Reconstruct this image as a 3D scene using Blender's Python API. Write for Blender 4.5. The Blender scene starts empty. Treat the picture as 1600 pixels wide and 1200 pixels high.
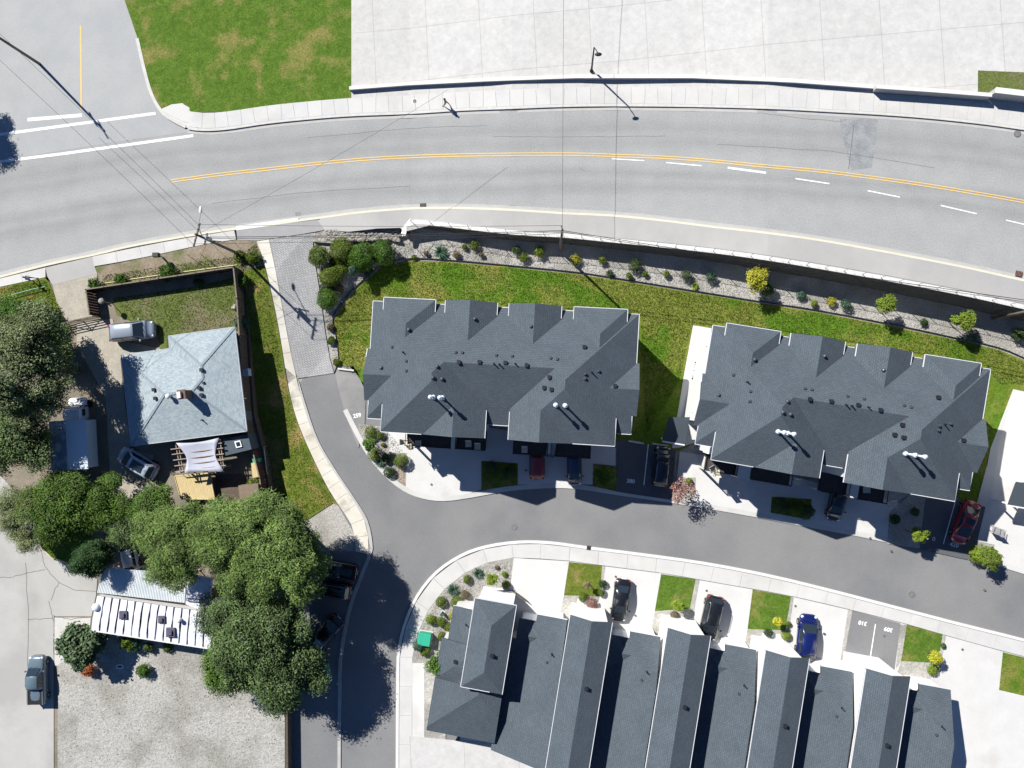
import bpy, bmesh, math, random
import numpy as np
from mathutils import Vector, Matrix, Quaternion
R = math.radians
rng = random.Random(7)
S = bpy.context.scene
COL = S.collection

# ------------------------------------------------------------------ camera
F = 1080.0; HC = 77.0; NX, NY = 866.0, 621.0
n = Vector(((NX-800)/F, -(NY-600)/F, -1)).normalized()
ROT = n.rotation_difference(Vector((0, 0, -1)))
cam = bpy.data.objects.new('camera', bpy.data.cameras.new('camera')); COL.objects.link(cam)
cam.location = (0, 0, HC); cam.rotation_mode = 'QUATERNION'; cam.rotation_quaternion = ROT
cam.data.sensor_width = 36; cam.data.lens = 36*F/1600; cam.data.clip_end = 3000; cam.data.clip_start = 1
S.camera = cam
# ------------------------------------------------------------------ world, sun, exposure
SUN_EL = R(41.5)
SUN_DIR = Vector((math.cos(SUN_EL)*0.703, -math.cos(SUN_EL)*0.711, -math.sin(SUN_EL)))   # light travels this way
w = bpy.data.worlds.new('World'); S.world = w; w.use_nodes = True
nt = w.node_tree; nt.nodes.clear()
sky = nt.nodes.new('ShaderNodeTexSky'); sky.sky_type = 'NISHITA'; sky.sun_disc = False
sky.sun_elevation = SUN_EL; sky.sun_rotation = math.atan2(-SUN_DIR.x, -SUN_DIR.y)
sky.altitude = 2000; sky.air_density = 1.0; sky.dust_density = 0.0; sky.ozone_density = 10.0
bg = nt.nodes.new('ShaderNodeBackground'); bg.inputs['Strength'].default_value = 0.056
out = nt.nodes.new('ShaderNodeOutputWorld')
nt.links.new(sky.outputs[0], bg.inputs[0]); nt.links.new(bg.outputs[0], out.inputs[0])
sl = bpy.data.lights.new('sun', 'SUN'); sl.energy = 5.0; sl.angle = R(0.5); sl.color = (1.0, 0.965, 0.90)
so = bpy.data.objects.new('sun', sl); COL.objects.link(so)
so.rotation_mode = 'QUATERNION'; so.rotation_quaternion = Vector((0, 0, -1)).rotation_difference(SUN_DIR)
so.location = (-60, 60, 90)
S.view_settings.view_transform = 'Standard'; S.view_settings.look = 'None'
S.view_settings.exposure = 0.74; S.view_settings.gamma = 1.0; S.view_settings.use_curve_mapping = False
S.cycles.max_bounces = 6; S.cycles.diffuse_bounces = 3

# ------------------------------------------------------------------ helpers
def P(px, py, z=0.0):
    """point of the world at height z seen at pixel (px, py) of the 1600x1200 photograph"""
    d = ROT @ Vector(((px-800)/F, -(py-600)/F, -1))
    t = (z-HC)/d.z
    return Vector((d.x*t, d.y*t, z))
def Q(v):
    c = ROT.inverted() @ (Vector(v)-Vector((0, 0, HC)))
    return (800+F*c.x/-c.z, 600-F*c.y/-c.z)

def tag(o, label=None, cat=None, group=None, kind=None):
    if label: o['label'] = label
    if cat: o['category'] = cat
    if group: o['group'] = group
    if kind: o['kind'] = kind
    return o
def thing(name, label, cat, loc, rz=0.0, group=None):
    o = bpy.data.objects.new(name, None); COL.objects.link(o); o.empty_display_size = .3
    o.location = loc; o.rotation_euler = (0, 0, rz)
    return tag(o, label, cat, group)
def link(name, me, mats=None, parent=None):
    o = bpy.data.objects.new(name, me); COL.objects.link(o)
    if mats:
        for m in (mats if isinstance(mats, (list, tuple)) else [mats]): me.materials.append(m)
    if parent: o.parent = parent
    return o
def mesh(name, vs, fs, mats=None, parent=None, smooth=False, uv=None):
    me = bpy.data.meshes.new(name); me.from_pydata([tuple(v) for v in vs], [], fs); me.update()
    if smooth: me.polygons.foreach_set('use_smooth', [True]*len(me.polygons))
    return link(name, me, mats, parent)

class MB:
    def __init__(s): s.v = []; s.f = []; s.mi = []; s.M = Matrix()
    def add(s, vs, fs, mi=0):
        b = len(s.v); s.v += [tuple(s.M @ Vector(v)) for v in vs]
        s.f += [tuple(b+i for i in f) for f in fs]; s.mi += [mi]*len(fs); return s
    def box(s, x0, y0, z0, x1, y1, z1, mi=0):
        return s.add([(x0,y0,z0),(x1,y0,z0),(x1,y1,z0),(x0,y1,z0),(x0,y0,z1),(x1,y0,z1),(x1,y1,z1),(x0,y1,z1)],
                     [(0,3,2,1),(4,5,6,7),(0,1,5,4),(1,2,6,5),(2,3,7,6),(3,0,4,7)], mi)
    def bar(s, a, b, w, h, mi=0, up=Vector((0,0,1))):
        a = Vector(a); b = Vector(b); d = (b-a)
        if d.length < 1e-6: return s
        d.normalize()
        if abs(d.dot(up)) > .99: up = Vector((1,0,0))
        sx = d.cross(up).normalized()*w/2; sz = sx.cross(d).normalized()*h/2
        vs = [a-sx-sz, a+sx-sz, a+sx+sz, a-sx+sz, b-sx-sz, b+sx-sz, b+sx+sz, b-sx+sz]
        return s.add(vs, [(0,1,2,3),(7,6,5,4),(0,4,5,1),(1,5,6,2),(2,6,7,3),(3,7,4,0)], mi)
    def tube(s, a, b, r0, r1=None, n=8, mi=0, caps=True):
        r1 = r0 if r1 is None else r1
        a = Vector(a); b = Vector(b); d = (b-a).normalized()
        up = Vector((0,0,1)) if abs(d.z) < .95 else Vector((1,0,0))
        x = d.cross(up).normalized(); y = d.cross(x)
        vs = []
        for c, r in ((a, r0), (b, r1)):
            for i in range(n):
                t = 2*math.pi*i/n; vs.append(c + x*math.cos(t)*r + y*math.sin(t)*r)
        fs = [(i, (i+1) % n, n+(i+1) % n, n+i) for i in range(n)]
        if caps: fs += [tuple(range(n))[::-1], tuple(range(n, 2*n))]
        return s.add(vs, fs, mi)
    def path(s, pts, r, n=5, mi=0):
        for a, b in zip(pts, pts[1:]): s.tube(a, b, r, n=n, mi=mi, caps=False)
        return s
    def dome(s, c, rx, ry, rz, nu=12, nv=6, mi=0, full=True):
        vs = []; fs = []
        lo = -math.pi/2 if full else 0
        for j in range(nv+1):
            t = lo + (math.pi/2-lo)*j/nv
            for i in range(nu):
                a = 2*math.pi*i/nu
                vs.append((c[0]+rx*math.cos(t)*math.cos(a), c[1]+ry*math.cos(t)*math.sin(a), c[2]+rz*math.sin(t)))
        for j in range(nv):
            for i in range(nu): fs.append((j*nu+i, j*nu+(i+1) % nu, (j+1)*nu+(i+1) % nu, (j+1)*nu+i))
        return s.add(vs, fs, mi)
    def build(s, name, mats, parent=None, smooth=False, bevel=0):
        me = bpy.data.meshes.new(name); me.from_pydata(s.v, [], s.f); me.update()
        ms = mats if isinstance(mats, (list, tuple)) else [mats]
        o = link(name, me, ms, parent)
        if len(ms) > 1: me.polygons.foreach_set('material_index', s.mi)
        if smooth: me.polygons.foreach_set('use_smooth', [True]*len(me.polygons))
        if bevel:
            m = o.modifiers.new('bevel', 'BEVEL'); m.width = bevel; m.segments = 2; m.limit_method = 'ANGLE'
        return o

# ------------------------------------------------------------------ materials
MATS = {}
def mat(name, c1, c2=None, rough=.85, scale=1.0, detail=6, c3=None, scale3=.2, bump=0, bscale=None, metal=0,
        spec=.3, coat=0, grain=0, gscale=30, coords='Object', ramp=(.35, .65), stretch=None, ramp3=(.45, .6)):
    m = bpy.data.materials.new(name); m.use_nodes = True; MATS[name] = m
    t = m.node_tree; N = t.nodes; L = t.links; b = N['Principled BSDF']
    b.inputs['Roughness'].default_value = rough; b.inputs['Metallic'].default_value = metal
    b.inputs['Specular IOR Level'].default_value = spec; b.inputs['Coat Weight'].default_value = coat
    b.inputs['Base Color'].default_value = (*c1, 1)
    tc = N.new('ShaderNodeTexCoord'); src = tc.outputs[coords]
    if stretch:
        mp = N.new('ShaderNodeMapping'); mp.inputs['Scale'].default_value = stretch; L.new(src, mp.inputs[0]); src = mp.outputs[0]
    def noise(sc, det, ro=.6):
        q = N.new('ShaderNodeTexNoise'); q.inputs['Scale'].default_value = sc; q.inputs['Detail'].default_value = det
        q.inputs['Roughness'].default_value = ro; L.new(src, q.inputs['Vector']); return q
    def rmp(fac, a, bb):
        q = N.new('ShaderNodeMapRange'); q.inputs['From Min'].default_value = a; q.inputs['From Max'].default_value = bb
        L.new(fac, q.inputs['Value']); return q.outputs[0]
    def mix(fac, A, B, mode='MIX'):
        q = N.new('ShaderNodeMix'); q.data_type = 'RGBA'; q.blend_type = mode
        if isinstance(fac, float): q.inputs['Factor'].default_value = fac
        else: L.new(fac, q.inputs['Factor'])
        for k, X in ((6, A), (7, B)):
            if isinstance(X, tuple): q.inputs[k].default_value = (*X, 1)
            else: L.new(X, q.inputs[k])
        return q.outputs[2]
    cur = c1
    if c2: cur = mix(rmp(noise(scale, detail).outputs[0], *ramp), c1, c2)
    if c3: cur = mix(rmp(noise(scale3, 4).outputs[0], *ramp3), cur, c3)
    if grain:
        g = rmp(noise(gscale, 3, .8).outputs[0], .3, .7)
        q = N.new('ShaderNodeMapRange'); q.inputs['To Min'].default_value = 1-grain; q.inputs['To Max'].default_value = 1+grain
        L.new(g, q.inputs['Value'])
        v = N.new('ShaderNodeVectorMath'); v.operation = 'SCALE'
        if isinstance(cur, tuple): v.inputs[0].default_value = cur
        else: L.new(cur, v.inputs[0])
        L.new(q.outputs[0], v.inputs['Scale']); cur = v.outputs[0]
    if not isinstance(cur, tuple): L.new(cur, b.inputs['Base Color'])
    if bump:
        bn = noise(bscale or gscale, 4, .7); bp = N.new('ShaderNodeBump')
        bp.inputs['Strength'].default_value = min(1, bump*1.0); bp.inputs['Distance'].default_value = bump*.1
        L.new(bn.outputs[0], bp.inputs['Height']); L.new(bp.outputs[0], b.inputs['Normal'])
    m['cur'] = 1
    return m

def leafmat(name, a, b, c=None, trans=.25):
    m = bpy.data.materials.new(name); m.use_nodes = True
    t = m.node_tree; N = t.nodes; L = t.links; bs = N['Principled BSDF']
    geo = N.new('ShaderNodeNewGeometry'); cr = N.new('ShaderNodeValToRGB')
    e = cr.color_ramp.elements; e[0].color = (*a, 1); e[1].color = (*b, 1)
    if c: q = e.new(.85); q.color = (*b, 1); e[-1].color = (*c, 1)
    L.new(geo.outputs['Random Per Island'], cr.inputs[0])
    tc = N.new('ShaderNodeTexCoord'); no = N.new('ShaderNodeTexNoise'); no.inputs['Scale'].default_value = .5; no.inputs['Detail'].default_value = 3
    L.new(tc.outputs['Object'], no.inputs['Vector'])
    mr = N.new('ShaderNodeMapRange'); mr.inputs['From Min'].default_value = .3; mr.inputs['From Max'].default_value = .7
    mr.inputs['To Min'].default_value = .55; mr.inputs['To Max'].default_value = 1.4; L.new(no.outputs[0], mr.inputs[0])
    v = N.new('ShaderNodeVectorMath'); v.operation = 'SCALE'; L.new(cr.outputs[0], v.inputs[0]); L.new(mr.outputs[0], v.inputs['Scale'])
    L.new(v.outputs[0], bs.inputs['Base Color']); bs.inputs['Roughness'].default_value = .6; bs.inputs['Specular IOR Level'].default_value = .25
    tr = N.new('ShaderNodeBsdfTranslucent'); L.new(v.outputs[0], tr.inputs[0])
    ms = N.new('ShaderNodeMixShader'); ms.inputs[0].default_value = trans
    o = [x for x in N if x.type == 'OUTPUT_MATERIAL'][0]
    L.new(bs.outputs[0], ms.inputs[1]); L.new(tr.outputs[0], ms.inputs[2]); L.new(ms.outputs[0], o.inputs[0])
    return m

M_road = None
def road_material():
    """weathered asphalt: darker wheel tracks run along the lanes (UV.y across the road), fine aggregate grain"""
    m = mat('weathered_asphalt', (.285,.292,.292), (.318,.322,.318), scale=.35, grain=.15, gscale=6, rough=.9, bump=.12, bscale=14, coords='UV')
    t = m.node_tree; N = t.nodes; L = t.links; b = N['Principled BSDF']
    base = b.inputs['Base Color'].links[0].from_socket
    tc = N.new('ShaderNodeTexCoord'); sp = N.new('ShaderNodeSeparateXYZ'); L.new(tc.outputs['UV'], sp.inputs[0])
    no = N.new('ShaderNodeTexNoise'); no.inputs['Scale'].default_value = 1; no.inputs['Detail'].default_value = 4
    mp = N.new('ShaderNodeMapping'); mp.inputs['Scale'].default_value = (.06,.5,1); L.new(tc.outputs['UV'], mp.inputs[0]); L.new(mp.outputs[0], no.inputs['Vector'])
    ad = N.new('ShaderNodeMath'); ad.operation = 'MULTIPLY_ADD'; ad.inputs[1].default_value = 1.6; L.new(no.outputs[0], ad.inputs[0]); L.new(sp.outputs[1], ad.inputs[2])
    dv = N.new('ShaderNodeMath'); dv.operation = 'DIVIDE'; dv.inputs[1].default_value = 12.0; L.new(ad.outputs[0], dv.inputs[0])
    cr = N.new('ShaderNodeValToRGB'); e = cr.color_ramp.elements
    stops = [(0,1.06),(.10,1.05),(.19,.98),(.26,.80),(.33,.96),(.40,.84),(.46,.98),(.52,1.10),(.58,1.10),(.66,.82),(.73,1.0),(.80,.80),(.88,1.02),(1,1.10)]
    e[0].position = 0; e[1].position = 1
    for i, (p, vv) in enumerate(stops):
        q = e[0] if i == 0 else (e[-1] if i == len(stops)-1 else e.new(p)); vv = (1+(vv-1)*.6)*.93; q.color = (vv, vv, vv, 1)
    L.new(dv.outputs[0], cr.inputs[0])
    mx = N.new('ShaderNodeMix'); mx.data_type = 'RGBA'; mx.blend_type = 'MULTIPLY'; mx.inputs['Factor'].default_value = 1
    L.new(base, mx.inputs[6]); L.new(cr.outputs[0], mx.inputs[7]); L.new(mx.outputs[2], b.inputs['Base Color'])
    return m

def tile_material(name, c1, c2, cm, bw, rh, mortar=.02, rough=.9, coords='UV', bump=.3, squash=1, offset=.5, grain=.12, patch=None, angle=0, mscale=1.0):
    m = bpy.data.materials.new(name); m.use_nodes = True
    t = m.node_tree; N = t.nodes; L = t.links; b = N['Principled BSDF']; b.inputs['Roughness'].default_value = rough
    b.inputs['Specular IOR Level'].default_value = .25
    tc = N.new('ShaderNodeTexCoord'); mp = N.new('ShaderNodeMapping'); mp.inputs['Rotation'].default_value[2] = angle; L.new(tc.outputs[coords], mp.inputs[0])
    br = N.new('ShaderNodeTexBrick'); br.inputs['Scale'].default_value = 1; br.inputs['Brick Width'].default_value = bw
    br.inputs['Row Height'].default_value = rh; br.inputs['Mortar Size'].default_value = mortar; br.offset = offset
    br.inputs['Color1'].default_value = (*c1,1); br.inputs['Color2'].default_value = (*c2,1); br.inputs['Mortar'].default_value = (*cm,1)
    L.new(mp.outputs[0], br.inputs['Vector'])
    no = N.new('ShaderNodeTexNoise'); no.inputs['Scale'].default_value = 9*mscale; no.inputs['Detail'].default_value = 5; no.inputs['Roughness'].default_value = .8; L.new(mp.outputs[0], no.inputs['Vector'])
    n2 = N.new('ShaderNodeTexNoise'); n2.inputs['Scale'].default_value = .45; n2.inputs['Detail'].default_value = 4; L.new(mp.outputs[0], n2.inputs['Vector'])
    s = N.new('ShaderNodeMath'); s.operation = 'MULTIPLY_ADD'; s.inputs[1].default_value = .35; L.new(n2.outputs[0], s.inputs[0]); L.new(no.outputs[0], s.inputs[2])
    mr = N.new('ShaderNodeMapRange'); mr.inputs['From Min'].default_value = .42; mr.inputs['From Max'].default_value = .92
    mr.inputs['To Min'].default_value = 1-grain*1.6; mr.inputs['To Max'].default_value = 1+grain*1.6; L.new(s.outputs[0], mr.inputs[0])
    v = N.new('ShaderNodeVectorMath'); v.operation = 'SCALE'; L.new(br.outputs[0], v.inputs[0]); L.new(mr.outputs[0], v.inputs['Scale'])
    L.new(v.outputs[0], b.inputs['Base Color'])
    if bump:
        bp = N.new('ShaderNodeBump'); bp.inputs['Strength'].default_value = bump; bp.inputs['Distance'].default_value = .02; bp.invert = True
        L.new(br.outputs['Fac'], bp.inputs['Height']); L.new(bp.outputs[0], b.inputs['Normal'])
    return m

def grass_material(name, g1, g2, dry, dmin=.45, dmax=.62, dscale=.16, gs=5):
    return mat(name, g1, g2, scale=1.3, detail=8, c3=dry, scale3=dscale, ramp3=(dmin, dmax), grain=.38, gscale=gs, rough=.95, bump=.9, bscale=6, spec=.1)

G = {}
G['road'] = road_material()
G['street'] = mat('street_asphalt', (.155,.158,.165), (.18,.182,.187), scale=.25, grain=.10, gscale=8, bump=.1, bscale=12, c3=(.20,.20,.20), scale3=.06)
G['sideroad'] = mat('side_road_asphalt', (.30,.31,.315), (.335,.34,.34), scale=.3, grain=.13, gscale=9, bump=.1)
G['parking'] = mat('parking_asphalt', (.16,.163,.168), (.21,.208,.205), scale=.4, grain=.09, gscale=8, bump=.1, c3=(.24,.235,.23), scale3=.25)
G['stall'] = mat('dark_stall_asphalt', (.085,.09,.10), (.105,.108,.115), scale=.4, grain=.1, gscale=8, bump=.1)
G['apron'] = mat('pale_boulevard_asphalt', (.35,.342,.33), (.32,.315,.31), scale=.3, grain=.06, gscale=9, c3=(.38,.372,.36), scale3=.1)
G['apron2'] = mat('grey_apron_asphalt', (.27,.27,.275), (.30,.298,.295), scale=.5, grain=.07, gscale=8)
G['concrete'] = mat('broomed_concrete', (.54,.535,.525), (.50,.495,.485), scale=.5, grain=.04, gscale=6, rough=.9, c3=(.47,.46,.44), scale3=.22, ramp3=(.56,.70))
G['walk'] = mat('sidewalk_concrete', (.48,.475,.46), (.44,.435,.42), scale=.6, grain=.05, gscale=7, rough=.9, c3=(.51,.505,.49), scale3=.2)
G['walk_dirty'] = mat('stained_sidewalk_concrete', (.58,.56,.51), (.50,.47,.40), scale=.35, grain=.05, gscale=6, c3=(.30,.28,.22), scale3=.32, ramp3=(.56,.70))
G['kerb'] = mat('kerb_concrete', (.52,.51,.48), (.45,.44,.41), scale=2, grain=.06, gscale=8)
G['kerb2'] = mat('gutter_concrete', (.36,.355,.34), (.40,.395,.38), scale=1, grain=.06, gscale=8)
G['gravel'] = mat('light_gravel', (.33,.32,.295), (.40,.39,.365), scale=3, grain=.28, gscale=5, rough=.95, bump=1, bscale=5, c3=(.27,.26,.235), scale3=.2)
G['gravel2'] = mat('grey_gravel', (.30,.295,.28), (.22,.215,.20), scale=4, grain=.32, gscale=4, rough=.95, bump=1, bscale=5)
G['riprap'] = mat('rough_stone_bank', (.40,.385,.35), (.20,.19,.17), scale=1.6, grain=.4, gscale=3, rough=.95, bump=1.5, bscale=2.5)
G['dirt'] = mat('tan_dirt', (.24,.205,.16), (.19,.165,.13), scale=.7, grain=.17, gscale=4, rough=.95, bump=.6, bscale=5, c3=(.15,.135,.105), scale3=.12)
G['paledirt'] = mat('pale_packed_dirt', (.37,.34,.285), (.31,.285,.24), scale=.8, grain=.16, gscale=5, rough=.95, bump=.5, bscale=5)
G['verge'] = mat('brown_verge', (.20,.16,.115), (.25,.21,.16), scale=.8, grain=.22, gscale=4, rough=.95, bump=.8, bscale=5, c3=(.11,.13,.045), scale3=.3)
G['oldstreet'] = mat('cracked_pale_street', (.40,.39,.37), (.36,.355,.34), scale=.25, grain=.06, gscale=7, c3=(.32,.315,.30), scale3=.12)
G['grass'] = grass_material('lawn_grass', (.06,.128,.010), (.092,.165,.016), (.19,.185,.045))
G['grass_olive'] = grass_material('olive_lawn_grass', (.12,.148,.022), (.165,.178,.038), (.085,.145,.014), dscale=.12, dmin=.52, dmax=.6)
G['grass_strip'] = grass_material('strip_grass', (.075,.115,.014), (.13,.155,.028), (.27,.20,.08), dmin=.5, dmax=.68, dscale=.3)
G['grass_thin'] = grass_material('thin_grass', (.085,.115,.03), (.12,.14,.045), (.17,.15,.095), dmin=.47, dmax=.62, dscale=.18)
G['grass_bright'] = grass_material('bright_grass', (.06,.12,.014), (.095,.155,.022), (.19,.18,.055), dmin=.52, dmax=.68, dscale=.35)
G['soil'] = mat('open_ground', (.20,.18,.14), (.26,.235,.19), scale=.2, grain=.1, gscale=3)
G['yard'] = tile_material('pale_concrete_yard', (.47,.465,.455), (.45,.445,.43), (.33,.325,.31), 6.0, 6.0, .03, coords='Object', grain=.09, bump=.2, mscale=.15, offset=0, angle=R(-3))
G['paver'] = tile_material('driveway_pavers', (.37,.37,.372), (.31,.312,.317), (.22,.22,.22), .42, .21, .03, coords='Object', angle=R(35), grain=.2, bump=.5)
G['shingle'] = tile_material('charcoal_shingles', (.068,.086,.103), (.083,.102,.121), (.052,.066,.080), .33, .19, .018, grain=.17, bump=.5, mscale=.7)
G['shingle_pale'] = tile_material('pale_grey_shingles', (.25,.305,.335), (.345,.395,.415), (.22,.265,.30), .33, .19, .012, grain=.14, bump=.3, mscale=.6)
G['white'] = mat('white_paint', (.80,.80,.80), rough=.5)
G['line_white'] = mat('white_road_paint', (.80,.80,.78), (.62,.62,.61), scale=3, rough=.8)
G['line_old'] = mat('worn_white_paint', (.55,.55,.54), (.42,.42,.42), scale=4, rough=.8)
G['line_yellow'] = mat('yellow_road_paint', (.70,.47,.14), (.60,.42,.16), scale=3, rough=.8)
G['gutter'] = mat('white_gutter_metal', (.60,.61,.63), rough=.4)
G['siding'] = mat('white_siding', (.62,.62,.61), (.58,.58,.57), scale=1)
G['siding_light'] = mat('light_siding', (.56,.555,.54), (.52,.515,.50), scale=1)
G['darkmetal'] = mat('dark_metal', (.03,.03,.032), rough=.45, metal=.3)
G['galv'] = mat('galvanised_metal', (.45,.46,.47), rough=.4, metal=.8)
G['vent'] = mat('black_roof_vent', (.018,.02,.024), rough=.5)
G['ventwhite'] = mat('white_flue_metal', (.62,.65,.68), rough=.35)
G['glass'] = mat('window_glass', (.02,.03,.04), rough=.06, spec=.8)
G['pole'] = mat('weathered_pole_wood', (.17,.145,.115), (.11,.095,.075), scale=4, rough=.9, stretch=(1,1,.1))
G['wire'] = mat('black_cable', (.015,.015,.017), rough=.6)
G['fencewood'] = mat('dark_fence_wood', (.075,.058,.045), (.11,.085,.065), scale=3, rough=.9)
G['redwood'] = mat('red_brown_fence_wood', (.10,.035,.025), (.075,.03,.022), scale=3, rough=.85)
G['newwood'] = mat('pale_deck_wood', (.52,.42,.23), (.42,.33,.17), scale=2, rough=.8, stretch=(6,.6,1), grain=.1, gscale=10)
G['greywood'] = mat('pergola_wood', (.36,.29,.24), (.28,.22,.18), scale=3, rough=.85)
G['block'] = mat('retaining_block', (.085,.082,.075), (.12,.115,.105), scale=2, grain=.2, gscale=8, rough=.95)
G['coping'] = mat('pale_coping', (.62,.61,.59), (.56,.55,.53), scale=2, rough=.85)
G['sail'] = mat('shade_sail_fabric', (.40,.42,.50), (.36,.38,.45), scale=1, rough=.8)
G['rubber'] = mat('tyre_rubber', (.015,.015,.015), rough=.8)
G['rim'] = mat('wheel_rim', (.35,.35,.36), rough=.35, metal=.9)
G['lamp'] = mat('lamp_lens', (.75,.77,.80), rough=.15, spec=.8)
G['tail'] = mat('tail_lamp_lens', (.35,.01,.01), rough=.2)
G['bark'] = mat('bark', (.10,.085,.065), (.06,.05,.04), scale=5, rough=.95, bump=.5, bscale=10)
G['rock'] = mat('fieldstone', (.33,.31,.28), (.22,.21,.19), scale=3, rough=.95)
G['green_box'] = mat('green_utility_paint', (.035,.36,.24), (.03,.32,.21), scale=2, rough=.5)
G['iron'] = mat('cast_iron_cover', (.13,.12,.115), (.09,.085,.08), scale=6, rough=.7)
def paint(name, c, rough=.25): 
    return mat(name, c, rough=rough, coat=.8, spec=.5)
# ------------------------------------------------------------------ heights (in the photograph's pixels -> metres)
def interp(x, t):
    if x <= t[0][0]: return t[0][1]
    for (a, b), (c, d) in zip(t, t[1:]):
        if x <= c: return b+(d-b)*(x-a)/(c-a)
    return t[-1][1]
RT = [(400, 1.2), (640, 1.3), (800, 2.1), (960, 2.2), (1080, 2.6), (1200, 3.2), (1600, 3.5)]
def hroad(x, y): return interp(x, RT)
def hsite(x, y): return max(0.0, min(1.2, 1.2*((590-y)-1.2*(x-480))/225.0))
def hlot(x, y): return 1.2
def hflat(x, y): return 0.0
CUTS = {hroad: [((x, 0), (1, 0)) for x, _ in RT],
        hsite: [((480, 590), (1.2, 1)), ((480, 365), (1.2, 1))], hlot: [], hflat: []}

def patch(name, poly, h, off, m, parent=None, thick=0.0, label=None, cat=None, kind='structure', holes=None):
    bm = bmesh.new(); vs = [bm.verts.new((x, y, 0)) for x, y in poly]; bm.faces.new(vs).normal_update()
    cuts = list(CUTS[h])
    if h is hsite:
        cuts += [((480, 590-37.5*k), (1.2, 1)) for k in range(1, 6)]
    for co, no in cuts:
        bmesh.ops.bisect_plane(bm, geom=bm.verts[:]+bm.edges[:]+bm.faces[:], dist=1e-4, plane_co=(*co, 0), plane_no=(*no, 0))
    bmesh.ops.triangulate(bm, faces=bm.faces[:])
    for v in bm.verts:
        z = h(v.co.x, v.co.y)+off; v.co = P(v.co.x, v.co.y, z)
    bmesh.ops.recalc_face_normals(bm, faces=bm.faces[:])
    for f in bm.faces:
        f.normal_update()
    if sum(f.normal.z for f in bm.faces) < 0: bmesh.ops.reverse_faces(bm, faces=bm.faces[:])
    if thick:
        be = [e for e in bm.edges if e.is_boundary]
        r = bmesh.ops.extrude_edge_only(bm, edges=be)
        for v in [g for g in r['geom'] if isinstance(g, bmesh.types.BMVert)]: v.co.z -= thick
        bmesh.ops.recalc_face_normals(bm, faces=bm.faces[:])
    me = bpy.data.meshes.new(name); bm.to_mesh(me); bm.free()
    o = link(name, me, m, parent)
    if parent is None:
        if kind: o['kind'] = kind
        if label: o['label'] = label
        if cat: o['category'] = cat
    return o

def resample(pl, n=None, step=None):
    pl = [Vector((a, b)) for a, b in pl]; L = [0]
    for a, b in zip(pl, pl[1:]): L.append(L[-1]+(b-a).length)
    if n is None: n = max(1, round(L[-1]/step))
    out = []; j = 0
    for i in range(n+1):
        s = L[-1]*i/n
        while j < len(L)-2 and L[j+1] < s: j += 1
        t = (s-L[j])/(L[j+1]-L[j]); out.append(tuple(pl[j]+(pl[j+1]-pl[j])*t))
    return out
def smooth_line(pl, k=4):
    """Catmull-Rom through the points"""
    out = []
    for i in range(len(pl)-1):
        p0 = Vector(pl[max(i-1, 0)]); p1 = Vector(pl[i]); p2 = Vector(pl[i+1]); p3 = Vector(pl[min(i+2, len(pl)-1)])
        for j in range(k):
            t = j/k
            out.append(tuple(.5*((2*p1)+(-p0+p2)*t+(2*p0-5*p1+4*p2-p3)*t*t+(-p0+3*p1-3*p2+p3)*t**3)))
    out.append(tuple(pl[-1])); return out
def side(pl, d):
    """line shifted by d pixels to its right-hand side (y down)"""
    out = []
    for i, p in enumerate(pl):
        a = Vector(pl[max(i-1, 0)]); b = Vector(pl[min(i+1, len(pl)-1)]); t = (b-a).normalized()
        out.append((p[0]-t.y*d, p[1]+t.x*d))
    return out
def ribbon(name, A, B, h, off, m, parent=None, step=24, rows=1, kind='structure', thick=0):
    n = max(1, round(sum((Vector(a)-Vector(b)).length for a, b in zip(A, A[1:]))/step))
    a = resample(A, n); b = resample(B, n); vs = []; uv = []; s = 0
    for i in range(n+1):
        pa = P(*a[i], h(*a[i])+off); pb = P(*b[i], h(*b[i])+off)
        if i: s += (pa-prev).length
        prev = pa; wd = (pb-pa).length
        for j in range(rows+1):
            vs.append(pa.lerp(pb, j/rows)); uv.append((s, wd*j/rows))
    fs = [(i*(rows+1)+j, (i+1)*(rows+1)+j, (i+1)*(rows+1)+j+1, i*(rows+1)+j+1) for i in range(n) for j in range(rows)]
    nz = (vs[fs[0][1]]-vs[fs[0][0]]).cross(vs[fs[0][2]]-vs[fs[0][0]]).z
    if nz < 0: fs = [f[::-1] for f in fs]
    me = bpy.data.meshes.new(name); me.from_pydata([tuple(v) for v in vs], [], fs)
    ul = me.uv_layers.new(name='UVMap')
    for lp in me.loops: ul.data[lp.index].uv = uv[lp.vertex_index]
    o = link(name, me, m, parent)
    if parent is None and kind: o['kind'] = kind
    return o
def kerb(name, line, wpx, h, off, ht, m, parent=None, label=None):
    """solid strip: line = street side edge, wpx to its right"""
    A = line; B = side(line, wpx); mb = MB(); n = len(A)
    for (a0, b0), (a1, b1) in zip(zip(A, B), zip(A[1:], B[1:])):
        q = [P(*a0, h(*a0)+off), P(*a1, h(*a1)+off), P(*b1, h(*b1)+off), P(*b0, h(*b0)+off)]
        mb.add([v-Vector((0, 0, ht)) for v in q]+q, [(4,5,6,7),(0,1,5,4),(2,3,7,6)])
    me_o = mb.build(name, m, parent)
    bmx = bmesh.new(); bmx.from_mesh(me_o.data); bmesh.ops.remove_doubles(bmx, verts=bmx.verts, dist=1e-4)
    bmesh.ops.recalc_face_normals(bmx, faces=bmx.faces)
    if sum(f.normal.z for f in bmx.faces) < 0: bmesh.ops.reverse_faces(bmx, faces=bmx.faces)
    bmx.to_mesh(me_o.data); bmx.free()
    if parent is None: me_o['kind'] = 'structure'
    return me_o
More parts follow.
